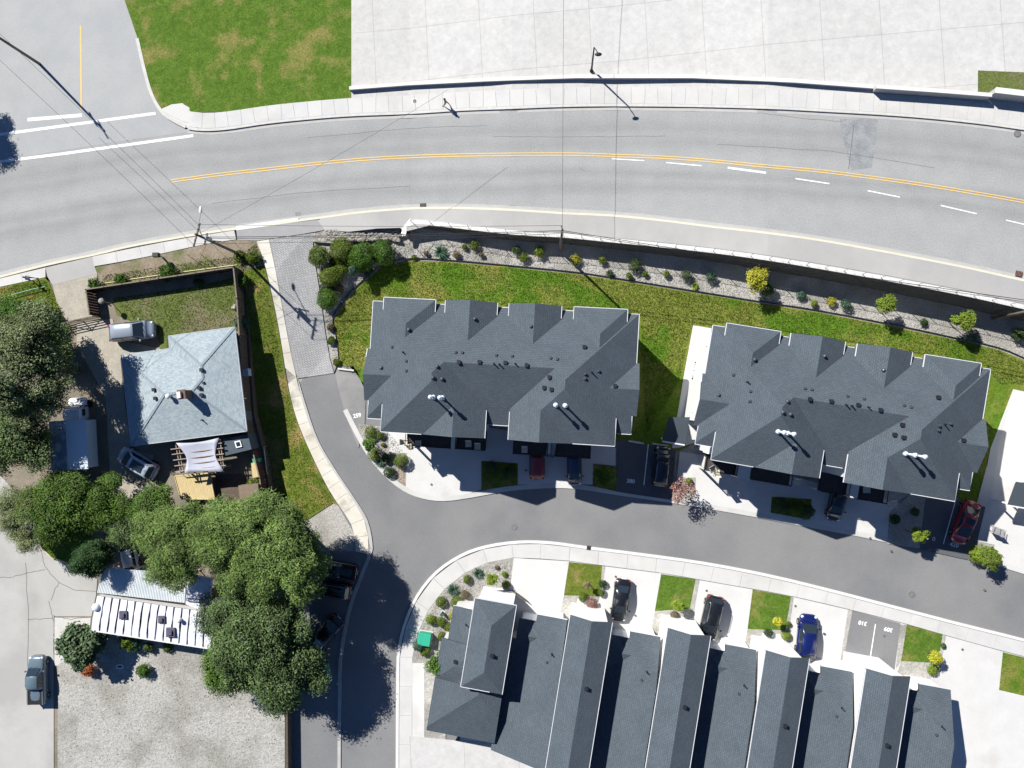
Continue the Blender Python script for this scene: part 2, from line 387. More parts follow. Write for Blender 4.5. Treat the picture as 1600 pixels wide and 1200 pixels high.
def slabs(parent, A, B, h, off, thick, m, length, gap=.34, name='slab', n=None):
    """pavement cut into slabs, each an object of its own"""
    la = sum((Vector(a)-Vector(b)).length for a, b in zip(A, A[1:]))
    n = n or max(1, round(la/length)); a = resample(A, n); bd = resample(B, 400); bq = resample(B, n)
    b = [bq[0]]+[min(bd, key=lambda q: (q[0]-p[0])**2+(q[1]-p[1])**2) for p in a[1:-1]]+[bq[-1]]
    ms = m if isinstance(m, list) else [m]
    for i in range(n):
        g = gap*.5/length
        def L2(p, q, t): return (p[0]+(q[0]-p[0])*t, p[1]+(q[1]-p[1])*t)
        c = [L2(a[i], a[i+1], g), L2(a[i], a[i+1], 1-g), L2(b[i], b[i+1], 1-g), L2(b[i], b[i+1], g)]
        dz = rng.uniform(-.004, .004)
        q = [P(*p, h(*p)+off+dz) for p in c]
        if (q[1]-q[0]).cross(q[2]-q[0]).z < 0: q = q[::-1]
        lo = [v-Vector((0, 0, thick)) for v in q]
        mesh(name, q+lo, [(0,1,2,3),(0,4,5,1),(1,5,6,2),(2,6,7,3),(3,7,4,0)], ms[rng.randrange(len(ms))], parent)

# ------------------------------------------------------------------ ground
g = MB(); g.add([(-400,-400,-.6),(400,-400,-.6),(400,400,-.6),(-400,400,-.6)], [(0,1,2,3)])
tag(g.build('ground', G['soil']), kind='structure')

NK = smooth_line([(262,185),(282,198),(308,204),(350,203),(420,193),(500,185),(560,181),(640,178),(720,173),(800,170),(880,167),(960,166),(1080,167),(1200,170),(1280,174),(1400,181),(1500,190),(1600,203),(1780,232)])
SK = smooth_line([(-160,466),(0,425),(70,407),(145,391),(200,378),(260,367),(320,357),(370,350),(440,341),(500,333),(560,325),(620,320),(660,318),(720,318),(800,321),(880,326),(960,330),(1040,338),(1120,348),(1200,357),(1280,368),(1360,382),(1440,397),(1520,413),(1600,431),(1780,472)])
CP = smooth_line([(634,368),(633,361),(637,354),(648,350),(700,355),(760,362),(820,368),(880,371),(960,379),(1040,387),(1120,396),(1200,407),(1280,420),(1360,434),(1440,449),(1520,465),(1600,483),(1780,522)], 3)
north = [(-160,300),(0,248),(100,232),(200,216),(262,208)]+[p for p in NK if p[0] > 300]
road = ribbon('main_road', north, SK, hroad, .0, G['road'], step=22, rows=6)
side_road = patch('side_road', [(-160,-160),(205,-160),(244,100),(256,150),(272,185),(300,206),(262,211),(200,219),(100,235),(0,251),(-160,303)], hlot, .008, G['sideroad'])
patch('road_stain', [(1312,186),(1372,184),(1370,203),(1366,236),(1362,262),(1330,266),(1322,236),(1314,205)], hroad, .006, mat('patched_asphalt', (.20,.21,.22), (.27,.28,.285), scale=.9, grain=.2, gscale=6), road)
patch('road_repair', [(368,352),(462,339),(461,332),(471,331),(471,341),(371,357)], hroad, .006, G['parking'], road)
def stripe(parent, pts, wd, m, h=hroad, off=.022, name='lane_marking'):
    A = side(pts, -wd/2); B = side(pts, wd/2)
    return ribbon(name, A, B, h, off, m, parent, step=8)
YL = smooth_line([(267,283),(340,273),(420,264),(500,255),(580,248),(660,244),(740,242),(820,241),(900,241),(960,243),(1040,246),(1120,252),(1200,260),(1280,267),(1360,277),(1440,288),(1520,301),(1600,315),(1780,350)])
stripe(road, side(YL, -1.9), 1.5, G['line_yellow'], name='centre_line'); stripe(road, side(YL, 1.9), 1.5, G['line_yellow'], name='centre_line')
for a, b, wv in (((956,248),(1007,251),1.6),((1041,254),(1096,259),1.8),((1137,262),(1197,270),3.4),((1243,279),(1296,287),2),((1356,298),(1406,308),2),((1470,321),(1526,334),2),((1572,344),(1640,360),2)):
    stripe(road, [a, ((a[0]+b[0])/2, (a[1]+b[1])/2), b], wv, G['line_white'], name='lane_marking')
stripe(road, [(-60,260),(100,240),(302,212)], 4.5, G['line_white'], name='crosswalk_line', off=.02)
stripe(side_road, [(-60,218),(30,206),(243,177)], 4.5, G['line_white'], hlot, .02, 'crosswalk_line')
stripe(side_road, [(43,187),(128,180)], 5.5, G['line_white'], hlot, .02, 'stop_line')
stripe(side_road, [(126,40),(127,171)], 2.4, G['line_yellow'], hlot, .02, 'centre_line')
# north side
nw = tag(bpy.data.objects.new('north_sidewalk', None), kind='structure'); COL.objects.link(nw)
line_in = side([p for p in NK if p[0] >= 292], -4.2)
outer = [(p[0], p[1]-(24 if p[0] < 500 else 24+min(6, (p[0]-500)*.005))) for p in line_in]
slabs(nw, line_in, outer, hroad, .15, .3, [G['walk'], G['walk'], mat('sidewalk_concrete_pale', (.50,.495,.485), (.46,.455,.445), scale=.6, grain=.05, gscale=7)], 21)
kerb('kerb_face', side([p for p in NK if p[0] >= 290], 0), -4.0, hroad, .155, .3, G['kerb'], nw)
patch('corner_slab', [(250,172),(258,168),(270,164),(285,162),(296,168),(297,192),(285,190),(268,181)], hlot, .15, G['walk'], nw, thick=.3)
patch('corner_base', [(228,112),(240,150),(254,172),(268,186),(290,199),(306,203),(306,168),(285,158),(262,160),(244,130)], hlot, .125, G['walk'])
ribbon('gutter_strip', [p for p in NK if p[0] >= 290], side([p for p in NK if p[0] >= 290], 6.5), hroad, .010, G['kerb2'], nw, step=40)
stripe(nw, smooth_line([(214,60),(228,120),(238,150),(250,171),(264,184),(290,198)]), 5, G['kerb'], hlot, .16, 'corner_kerb')
patch('north_verge', [(140,-160),(215,60),(238,150),(250,171),(268,163),(285,161),(300,176),(420,173),(520,165),(549,160),(549,-160)], hlot, .13, G['grass_bright'])
patch('north_yard', [(549,156),(640,151),(720,146),(880,141),(1080,141),(1280,148),(1400,155),(1500,163),(1600,176),(1780,205),(1780,-160),(549,-160)], hroad, .12, G['yard'])
# north retaining wall with its cap, casting a thin band of shade on the sidewalk
def lowwall(name, top, h, hgt, th, mw, mc, label, cat):
    t = thing(name, label, cat, P(*top[0], h(*top[0])))
    t.location = (0, 0, 0)
    mb = MB(); mc_ = MB()
    for a, b in zip(top, top[1:]):
        pa = P(*a, h(*a)); pb = P(*b, h(*b))
        mb.bar(pa+Vector((0,0,hgt/2-.2)), pb+Vector((0,0,hgt/2-.2)), th, hgt+.4); mc_.bar(pa+Vector((0,0,hgt+.04)), pb+Vector((0,0,hgt+.04)), th+.08, .08)
    mb.build('wall', mw, t); mc_.build('cap', mc, t); return t
lowwall('concrete_wall', [(548,141),(640,134),(760,128),(900,123),(1080,123),(1240,130),(1360,139)], hroad, .5, .3, G['kerb2'], G['coping'], 'low pale concrete wall along the north sidewalk, shading its back edge', 'wall')
lowwall('concrete_wall', [(1362,143),(1450,149),(1539,156)], hroad, 1.1, .3, G['kerb2'], G['coping'], 'concrete wall section behind the sidewalk at the upper right, before the step', 'wall')
lowwall('concrete_wall', [(1541,151),(1600,158),(1760,182)], hroad, 1.5, .5, G['kerb2'], G['coping'], 'taller wide concrete wall section at the far upper right corner', 'wall')
patch('north_weeds', [(1528,146),(1600,150),(1780,170),(1780,120),(1528,110)], hroad, .2, G['grass_thin'])

# south side of the main road
ribbon('gutter_strip', SK, side(SK, 5.5), hroad, .008, G['kerb2'], road, step=40)
kerb('south_kerb', side(SK, 5.5), 3.2, hroad, .13, .3, mat('cream_kerb', (.60,.57,.46), (.54,.51,.41), scale=1), None)
R_ap = [p for p in side(SK, 8.7) if p[0] >= 497]
cp_in = side([p for p in CP if p[0] >= 640], -3)
patch('boulevard', R_ap[::2]+[R_ap[-1]]+cp_in[::-2][:-1]+[(632,362),(625,356),(590,357),(545,362),(508,360),(497,345)], hroad, .12, G['apron'])
patch('driveway_apron', [(369,359),(440,350),(497,343),(504,343),(508,359),(470,366),(402,376),(371,375)], hlot, .122, G['apron2'], thick=.2)
patch('cream_lip', [(369,353),(466,340),(466,347),(369,360)], hlot, .135, G['coping'])
# left sidewalks
ls = tag(bpy.data.objects.new('west_sidewalk', None), kind='structure'); COL.objects.link(ls)
slabs(ls, [(-120,466),(0,435),(71,418)], [(-120,478),(0,448),(71,433)], hlot, .14, .3, G['walk'], 40)
slabs(ls, [(144,401),(200,389),(262,377),(320,367),(366,360)], [(147,416),(205,406),(262,394),(320,381),(369,374)], hlot, .14, .3, G['walk'], 41)
patch('west_driveway', [(71,418),(144,401),(148,417),(152,428),(82,445),(74,432)], hlot, .128, G['apron'], thick=.2)
patch('front_drive', [(82,445),(152,428),(150,455),(156,495),(103,503),(88,470)], hlot, .118, G['paledirt'])
# left lot
LE = [(377,404),(384,470),(390,560),(396,650),(410,705),(424,790),(440,880),(446,960),(450,1300)]   # east edge of the raised lot
patch('west_lot', [(-160,440)]+[(-160,1300)]+LE[::-1]+[(371,376),(369,374),(320,381),(262,394),(205,406),(148,417),(120,440),(60,440),(0,448)], hlot, .05, G['dirt'], thick=1.4)
patch('verge', [(148,418),(205,407),(262,395),(320,382),(369,375),(402,377),(412,414),(378,424),(300,434),(160,452)], hlot, .10, G['verge'])
patch('west_lawn', [(176,466),(300,449),(381,430),(388,520),(364,515),(262,530),(262,545),(250,545),(246,520),(200,500),(182,492)], hlot, .10, G['grass_thin'])
patch('gravel_drive', [(120,505),(176,498),(182,530),(250,545),(262,551),(188,560),(196,640),(205,700),(240,712),(240,800),(190,790),(172,745),(165,620),(120,540)], hlot, .095, G['paledirt'])
patch('corner_grass', [(0,449),(70,434),(76,440),(88,470),(103,503),(60,520),(-60,520),(-60,460)], hlot, .10, G['grass_strip'])
patch('old_street', [(-160,690),(0,742),(14,757),(40,790),(63,832),(68,850),(76,868),(106,882),(135,893),(152,905),(150,930),(143,963),(84,963),(84,1300),(-160,1300)], hlot, .10, G['oldstreet'])
patch('corner_lawn', [(61,833),(90,815),(150,815),(132,893),(107,881),(83,873),(67,857)], hlot, .12, G['grass_bright'])
mb = MB(); pts = [(58,831),(66,857),(82,872),(106,880)]
for a, b in zip(pts, pts[1:]): mb.bar(P(*a, 1.33)+Vector((0,0,.0)), P(*b, 1.33), .16, .2)
tag(mb.build('timber_edging', mat('pale_timber', (.50,.45,.33), (.42,.37,.27), scale=3)), 'pale timber edging round the bright grass corner by the street', 'edging')
patch('concrete_pad', [(85,965),(142,965),(140,990),(140,1040),(85,1040)], hlot, .105, G['kerb'])
patch('gravel_yard', [(140,985),(322,1015),(345,1020),(445,1020),(445,1300),(90,1300),(90,1040)], hlot, .12, G['gravel'])
# cracks of the old street
ck = MB()
for pl in ([(20,901),(45,895),(70,890)],[(70,885),(80,898),(92,910),(84,925),(80,938)],[(58,838),(64,860),(70,885)],[(92,910),(115,922),(150,924)],[(76,940),(80,955),(83,970)],[(84,975),(84,1000),(84,1050)],[(44,968),(82,966)],[(83,962),(110,968),(142,964)],[(40,880),(44,960),(42,1100)],[(120,880),(112,900)],[(0,902),(20,902)]):
    q = []
    for a, b in zip(pl, pl[1:]):
        for i in range(6): q.append((a[0]+(b[0]-a[0])*i/6+rng.uniform(-.8,.8), a[1]+(b[1]-a[1])*i/6+rng.uniform(-.8,.8)))
    q.append(pl[-1])
    for a, b in zip(q, q[1:]):
        pa = P(*a, 1.306); pb = P(*b, 1.306); d = (pb-pa).normalized().cross(Vector((0,0,1)))*.035
        ck.add([pa-d, pa+d, pb+d, pb-d], [(0,1,2,3)])
ck.build('crack', mat('crack_fill', (.17,.155,.13)), bpy.data.objects['old_street'])

# the site of the new houses
patch('site_ground', [(377,402),(402,376),(470,366),(508,359),(545,361),(590,357),(633,362),(637,352)]+[p for p in CP[8::3]]+[(1780,1300),(450,1300),(446,960),(440,880),(424,790),(410,705),(396,650),(390,560),(384,470)], hsite, .0, G['gravel'])
# bank between road and shrub bed
patch('stone_bank', [(508,360),(545,362),(590,357),(618,356),(630,364),(612,374),(560,376),(520,380),(489,378),(484,366)], hsite, .34, G['riprap'], thick=.7)
WE = smooth_line([(401,377),(413,410),(425,460),(437,520),(450,600),(462,650),(482,700),(511,760),(530,790),(547,815),(555,840),(556,862)], 3)
EE = smooth_line([(420,374),(430,420),(441,480),(453,545),(463,590)], 3)
EE2 = smooth_line([(463,590),(476,640),(494,690),(524,740),(554,785),(570,815),(577,850),(576,866)], 3)
iw = tag(bpy.data.objects.new('inner_sidewalk', None), kind='structure'); COL.objects.link(iw)
WEa = [p for p in WE if p[1] < 596]; WEb = [p for p in WE if p[1] >= 590]
slabs(iw, WEa, EE, hsite, .14, .35, G['walk_dirty'], 21.5)
slabs(iw, WEb, EE2, hsite, .14, .35, G['walk_dirty'], 21.5)
SKW = smooth_line([(465,590),(480,640),(498,690),(528,740),(558,785),(575,815),(582,850),(580,867),(567,900),(552,940),(542,980),(536,1020),(533,1060),(532,1300)], 3)
kerb('west_kerb', SKW, 5, hflat, .135, .3, G['kerb2'], None)
patch('strip_lawn', [(378,404),(401,377),(405,378)]+[(x-1, y) for x, y in WE if y < 792]+[(520,786),(480,812),(458,815),(430,800),(424,790),(410,705),(396,650),(390,560),(384,470)], hsite, .08, G['grass_strip'])
patch('paver_driveway', [(420,374),(470,367),(489,364),(489,391),(500,460),(508,520),(515,560),(522,583),(465,591)]+EE[::-1][1:-1], hsite, .10, G['paver'])
street = patch('inner_street', [(463,588),(522,578),(560,570),(620,690),(700,740),(1100,760),(1780,920),(1780,1200),(700,1200),(640,1000),(630,1300),(450,1300),(450,860),(562,862),(557,840),(535,802),(513,765),(480,692),(462,640),(455,592)], hflat, .03, G['street'])
patch('parking_pad', [(521,573),(558,572),(566,590),(572,612),(570,660),(560,700),(547,668),(538,642),(529,608)], hflat, .10, G['parking'], thick=.12)
NKW = smooth_line([(536,642),(555,680),(574,712),(600,743),(630,767),(660,779),(695,783),(740,777),(790,768),(850,763),(900,764),(960,773),(1050,786),(1100,794),(1180,808),(1280,827),(1340,838),(1420,853),(1500,869),(1540,878),(1600,897),(1780,950)], 3)
kerb('north_kerb', NKW, -7.5, hflat, .131, .3, G['walk'], None)
SKE = smooth_line([(618,1300),(619,1060),(622,1010),(632,970),(650,930),(680,893),(720,866),(760,852),(810,845),(860,846),(920,854),(1000,864),(1100,878),(1200,897),(1300,921),(1400,947),(1500,973),(1600,998),(1780,1045)], 3)
kerb('south_kerb_line', SKE, 4.5, hflat, .145, .3, G['coping'], None)
SIN = smooth_line([(644,1300),(644,1035),(649,1004),(657,977),(675,944),(697,918),(719,900),(745,885),(776,875),(803,871),(888,876),(945,884),(1033,895),(1090,905),(1176,920),(1236,931),(1331,953),(1417,975),(1473,991),(1567,1017),(1780,1072)], 3)
sw = tag(bpy.data.objects.new('crescent_sidewalk', None), kind='structure'); COL.objects.link(sw)
slabs(sw, side(SKE, 5.2), SIN, hflat, .14, .3, [G['walk'], G['walk'], bpy.data.materials['sidewalk_concrete_pale']], 46)
patch('gravel_bed', [(644,1300)]+[p for p in SIN if p[1] <= 1036 and p[0] < 830]+[(805,873),(800,925),(750,950),(730,1000),(700,1060),(690,1300)], hflat, .11, G['gravel'])
patch('house_path', [(644,1036),(663,1036),(663,1300),(644,1300)], hflat, .13, G['concrete'])
patch('south_driveways', [(803,872),(888,877),(945,885),(1033,896),(1090,906),(1176,921),(1236,932),(1331,954),(1417,976),(1473,992),(1567,1018),(1780,1074),(1780,1300),(700,1300),(740,990),(742,945),(757,917),(797,921)], hflat, .125, G['concrete'], thick=.2)
ISL = [('grass_plot', [(889,878),(941,884),(937,932),(881,930)], G['grass_strip']), ('grass_plot', [(1033,897),(1087,905),(1078,951),(1023,955)], G['grass_bright']),
       ('grass_plot', [(1176,921),(1236,932),(1227,985),(1168,983)], G['grass_bright']), ('grass_plot', [(1417,976),(1473,991),(1466,1036),(1408,1033)], G['grass_bright']),
       ('grass_plot', [(1567,1019),(1660,1042),(1655,1100),(1561,1078)], G['grass'])]
for nm, pl, m in ISL: patch(nm, pl, hflat, .145, m)
for pl in ([(941,884),(946,885),(940,918),(937,932)], [(881,930),(937,932),(935,940),(902,935),(898,962),(874,962)], [(1087,905),(1093,906),(1084,958),(1078,951)], [(1023,955),(1078,951),(1084,958),(1084,966),(1044,960),(1040,995),(1016,990)],
           [(1236,932),(1240,933),(1232,990),(1227,985)], [(1168,983),(1227,985),(1226,992),(1191,988),(1187,1022),(1162,1014)], [(1405,976),(1417,976),(1408,1033),(1400,1045)], [(1473,991),(1478,993),(1470,1040),(1466,1036)],
           [(1408,1033),(1466,1036),(1470,1042),(1440,1075),(1402,1050)], [(1325,953),(1332,953),(1320,1032),(1313,1031)], [(1318,1033),(1396,1052),(1392,1080),(1318,1060)], [(872,962),(898,962),(892,985),(868,985)]):
    patch('gravel_strip', pl, hflat, .150, G['gravel'])
pk = patch('south_parking', [(1332,954),(1407,974),(1397,1052),(1318,1032)], hflat, .155, G['street'])
stripe(pk, [(1368,975),(1357,1045)], 1.6, G['line_white'], hflat, .165); stripe(pk, [(1358,1044),(1330,1037)], 1.6, G['line_white'], hflat, .165); stripe(pk, [(1367,1046),(1391,1051)], 1.6, G['line_white'], hflat, .165)
# north side of the inner street
patch('front_lawn', [(640,407),(700,409),(800,418),(900,428),(960,437),(1040,450),(1120,463),(1200,476),(1280,488),(1400,511),(1480,528),(1560,546),(1620,571),(1780,640),(1780,760),(1520,800),(1480,760),(1090,690),(1060,705),(960,690),(900,640),(660,640),(580,640),(572,612),(560,588),(546,572),(531,572),(528,545),(522,500),(534,478),(560,448),(600,416)], hsite, .10, G['grass_olive'])
for pl in ([(655,412),(760,415),(860,428),(915,448),(960,470),(975,482),(860,476),(700,468),(655,466),(640,440)], [(536,530),(560,500),(580,480),(580,560),(572,600),(556,578),(540,560)], [(1005,540),(1030,510),(1046,512),(1050,540),(1040,560),(1020,565)],
           [(1180,482),(1250,486),(1330,502),(1420,520),(1440,528),(1400,540),(1330,540),(1280,530),(1225,522),(1180,510)], [(1546,640),(1560,610),(1570,640),(1560,700),(1545,700)]):
    q = smooth_line(pl+[pl[0]], 4)[:-1]
    q = [(x+rng.uniform(-3,3), y+rng.uniform(-2,2)) for x, y in q]
    patch('green_lawn', q, hsite, .116, G['grass'])
EDGE = smooth_line([(522,583),(529,560),(524,520),(520,498),(534,474),(560,444),(600,413),(640,404),(700,406),(800,415),(900,425),(960,434),(1040,447),(1120,460),(1200,473),(1280,485),(1400,508),(1480,525),(1560,543),(1620,568),(1780,636)], 3)
ed = MB()
for a, b in zip(EDGE, EDGE[1:]):
    if abs(a[0]-b[0])+abs(a[1]-b[1]) < .5: continue
    ed.bar(P(*a, hsite(*a)+.12), P(*b, hsite(*b)+.12), .07, .16)
tag(ed.build('lawn_edging', G['wire']), 'thin black edging between the gravel bed and the lawn', 'edging')
patch('front_concrete', [(607,668),(760,668),(925,690),(962,700),(962,728),(927,724),(926,757),(850,756),(809,757),(752,765),(725,773),(690,776),(655,772),(634,766),(636,708),(607,707)], hflat, .125, G['concrete'], thick=.2)
patch('planter_plot', [(752,720),(809,724),(809,757),(780,762),(752,765)], hflat, .14, G['grass_strip'])
patch('planter_plot', [(927,725),(964,730),(963,768),(927,760)], hflat, .14, G['grass_strip'])
patch('shade_bed', [(560,662),(604,668),(607,707),(636,708),(634,766),(600,738),(575,706),(560,680),(552,670),(562,668)], hflat, .11, G['gravel'])
patch('bark_mulch', [(607,735),(634,730),(634,766),(615,756)], hflat, .116, mat('bark_mulch', (.26,.19,.13), (.36,.29,.21), scale=4, grain=.3, gscale=4))
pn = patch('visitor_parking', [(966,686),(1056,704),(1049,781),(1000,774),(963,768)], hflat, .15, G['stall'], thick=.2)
stripe(pn, [(1013,694),(1006,758)], 1.5, G['line_white'], hflat, .16)
patch('patio', [(1083,508),(1112,513),(1095,600),(1090,690),(1060,700),(1050,700),(1068,590)], hflat, .13, G['concrete'])
patch('east_concrete', [(1062,706),(1110,712),(1420,790),(1420,835),(1405,852),(1350,840),(1280,826),(1180,806),(1100,792),(1086,790),(1056,786),(1058,745)], hflat, .125, G['concrete'], thick=.2)
patch('planter_plot', [(1206,776),(1268,780),(1266,812),(1204,801)], hflat, .14, G['grass_strip'])
patch('planter_bed', [(1056,747),(1087,746),(1087,790),(1049,783)], hflat, .135, G['gravel'])
patch('east_bed', [(1390,800),(1425,770),(1446,780),(1440,857),(1405,853),(1386,849)], hflat, .135, G['gravel'])
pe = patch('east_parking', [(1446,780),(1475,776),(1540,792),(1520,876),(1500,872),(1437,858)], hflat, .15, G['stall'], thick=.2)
stripe(pe, [(1493,782),(1474,850)], 1.5, G['line_white'], hflat, .16)
patch('east_patio', [(1583,608),(1780,650),(1780,948),(1700,925),(1600,893),(1555,880),(1530,860),(1520,835),(1530,790),(1548,700)], hflat, .13, G['concrete'])
patch('painted_patio_shade', [(1583,610),(1562,690),(1546,792),(1526,788),(1540,735)], hflat, .136, G['walk'])  # greyer strip painting the right block's shadow onto the patio edge
patch('corner_bed', [(1522,844),(1554,851),(1551,878),(1540,880),(1519,872)], hflat, .138, G['gravel'])

# seams and cracks of the main road
rc = MB()
for pl in ([(1334,194),(1330,230),(1326,264)],[(1183,176),(1240,183),(1312,190)],[(905,262),(915,268)],[(770,213),(900,214),(1040,212)],[(480,215),(640,200),(760,196)],[(1120,225),(1300,236),(1460,262)],[(330,318),(480,300),(640,291)]):
    q = []
    for a, b in zip(pl, pl[1:]):
        for i in range(8): q.append((a[0]+(b[0]-a[0])*i/8, a[1]+(b[1]-a[1])*i/8+rng.uniform(-.7,.7)))
    q.append(pl[-1]); wd = .03 if len(pl) == 3 and pl[0][0] > 1300 else .009
    for a, b in zip(q, q[1:]):
        pa = P(*a, hroad(*a)+.025); pb = P(*b, hroad(*b)+.025); d = (pb-pa).normalized().cross(Vector((0,0,1)))*wd; rc.add([pa-d, pa+d, pb+d, pb-d], [(0,1,2,3)])
rc.build('crack', mat('road_crack', (.15,.15,.155)), road)
# ------------------------------------------------------------------ roofs as height fields of hips, meshed exactly along their creases
PITCH = .43
def solid_planes(s):
    """list of (du, dv, c): height in run units = c + du*u + dv*v"""
    out = []; b = s.get('b', 0)
    if s.get('u0') is not None: out.append((1, 0, b-s['u0']))
    if s.get('u1') is not None: out.append((-1, 0, b+s['u1']))
    if s.get('v0') is not None: out.append((0, 1, b-s['v0']))
    if s.get('v1') is not None: out.append((0, -1, b+s['v1']))
    return out
def hfield(solids, u, v):
    best = -1e9
    for s in solids:
        q = s.get('lim')
        if q and not (q[0] <= u <= q[1] and q[2] <= v <= q[3]): continue
        best = max(best, min(c+a*u+b*v for a, b, c in solid_planes(s)))
    return best
def roof_piece(bm_out, uvl, poly, solids, z0, sc, pitch, X, thick=.22):
    """poly, solids in design units; X maps (metres, metres, z) local"""
    bm = bmesh.new(); vs = [bm.verts.new((u, v, 0)) for u, v in poly]; bm.faces.new(vs).normal_update()
    pls = sorted({p for s in solids for p in solid_planes(s)})
    lines = set()
    for i, p in enumerate(pls):
        for q in pls[i+1:]:
            a, b, c = p[0]-q[0], p[1]-q[1], p[2]-q[2]
            if a == 0 and b == 0: continue
            k = math.hypot(a, b); a, b, c = a/k, b/k, c/k
            if a < 0 or (a == 0 and b < 0): a, b, c = -a, -b, -c
            lines.add((round(a, 4), round(b, 4), round(c, 2)))
    for a, b, c in lines:
        bmesh.ops.bisect_plane(bm, geom=bm.verts[:]+bm.edges[:]+bm.faces[:], dist=1e-3, plane_co=(-a*c, -b*c, 0), plane_no=(a, b, 0))
    for v in bm.verts: v.co.z = hfield(solids, v.co.x, v.co.y)
    for f in bm.faces: f.normal_update()
    bmesh.ops.remove_doubles(bm, verts=bm.verts[:], dist=.05)
    bmesh.ops.dissolve_limit(bm, angle_limit=R(1), verts=bm.verts[:], edges=bm.edges[:], use_dissolve_boundaries=False)
    faces = []
    for f in bm.faces:
        pts = [(v.co.x/sc, -v.co.y/sc, z0+pitch*v.co.z/sc) for v in f.verts]
        faces.append(pts)
    bnd = [[(v.co.x/sc, -v.co.y/sc, z0+pitch*v.co.z/sc) for v in e.verts] for e in bm.edges if e.is_boundary]
    bm.free()
    cache = {}
    def V(p, d=0):
        k = (round(p[0], 3), round(p[1], 3), round(p[2]-d, 3))
        if k not in cache: cache[k] = bm_out.verts.new(X @ Vector((p[0], p[1], p[2]-d)))
        return cache[k]
    def face(pts, flat=False):
        pts = [p for i, p in enumerate(pts) if p is not pts[i-1]]
        if len(pts) < 3: return
        try: f = bm_out.faces.new(pts)
        except ValueError: return
        f.normal_update(); return f
    for pts in faces:
        nrm = Vector((0, 0, 0)); n_ = len(pts)
        for i in range(n_):
            a = Vector(pts[i]); b = Vector(pts[(i+1) % n_]); nrm += a.cross(b)
        if nrm.z < 0: pts = pts[::-1]; nrm = -nrm
        nrm.normalize(); f = face([V(p) for p in pts])
        if f:
            dn = Vector((nrm.x, nrm.y, 0)); dn = dn.normalized() if dn.length > 1e-4 else Vector((0, 1, 0)); t = Vector((-dn.y, dn.x, 0)); k = 1/max(nrm.z, .2)
            for lp, p in zip(f.loops, pts):
                lp[uvl].uv = (t.dot(Vector(p)), dn.dot(Vector((p[0], p[1], 0)))*k)
            f.material_index = 0
        f = face([V(p, thick) for p in pts[::-1]])
        if f: f.material_index = 1
    for a, b in bnd:
        f = face([V(a), V(b), V(b, thick), V(a, thick)])
        if f: f.material_index = 2
def roof_object(name, pieces, z0, sc, pitch, X, parent, mats, thick=.22):
    bm = bmesh.new(); uvl = bm.loops.layers.uv.new('UVMap')
    for poly, sol in pieces: roof_piece(bm, uvl, poly, sol, z0, sc, pitch, X, thick)
    me = bpy.data.meshes.new(name); bm.to_mesh(me); bm.free(); me.update()
    return link(name, me, mats, parent)
def inset(poly, d):
    n = len(poly); A = sum(poly[i][0]*poly[(i+1) % n][1]-poly[(i+1) % n][0]*poly[i][1] for i in range(n)); sg = 1 if A > 0 else -1
    out = []
    for i in range(n):
        a = Vector(poly[i-1]); b = Vector(poly[i]); c = Vector(poly[(i+1) % n])
        t1 = (b-a).normalized(); t2 = (c-b).normalized()
        n1 = Vector((-t1.y, t1.x))*sg; n2 = Vector((-t2.y, t2.x))*sg
        k = 1+n1.dot(n2); out.append(tuple(b+(n1+n2)*(d/k if k > .1 else d)))
    return out
def wall_object(name, poly, solids, z0, zb, sc, pitch, X, parent, m, ins=7, drop=.25):
    q = inset(poly, ins); mb = MB(); n = len(q)
    for i in range(n):
        a = Vector(q[i]); b = Vector(q[(i+1) % n]); k = max(1, int((b-a).length/12))
        for j in range(k):
            p0 = a+(b-a)*j/k; p1 = a+(b-a)*(j+1)/k
            h0 = z0+pitch*max(0, hfield(solids, p0.x, p0.y))/sc-drop; h1 = z0+pitch*max(0, hfield(solids, p1.x, p1.y))/sc-drop
            mb.add([X @ Vector((p0.x/sc, -p0.y/sc, zb)), X @ Vector((p1.x/sc, -p1.y/sc, zb)), X @ Vector((p1.x/sc, -p1.y/sc, h1)), X @ Vector((p0.x/sc, -p0.y/sc, h0))], [(0,1,2,3)])
    o = mb.build(name, m, parent); return o
def gutters(parent, edges, solids, z0, sc, pitch, m=None):
    for (a, b) in edges:
        za = z0+pitch*hfield(solids, *a)/sc; zb = z0+pitch*hfield(solids, *b)/sc
        mb = MB(); mb.bar((a[0]/sc, -a[1]/sc, za-.03), (b[0]/sc, -b[1]/sc, zb-.03), .06, .11)
        mb.build('gutter', m or G['gutter'], parent)
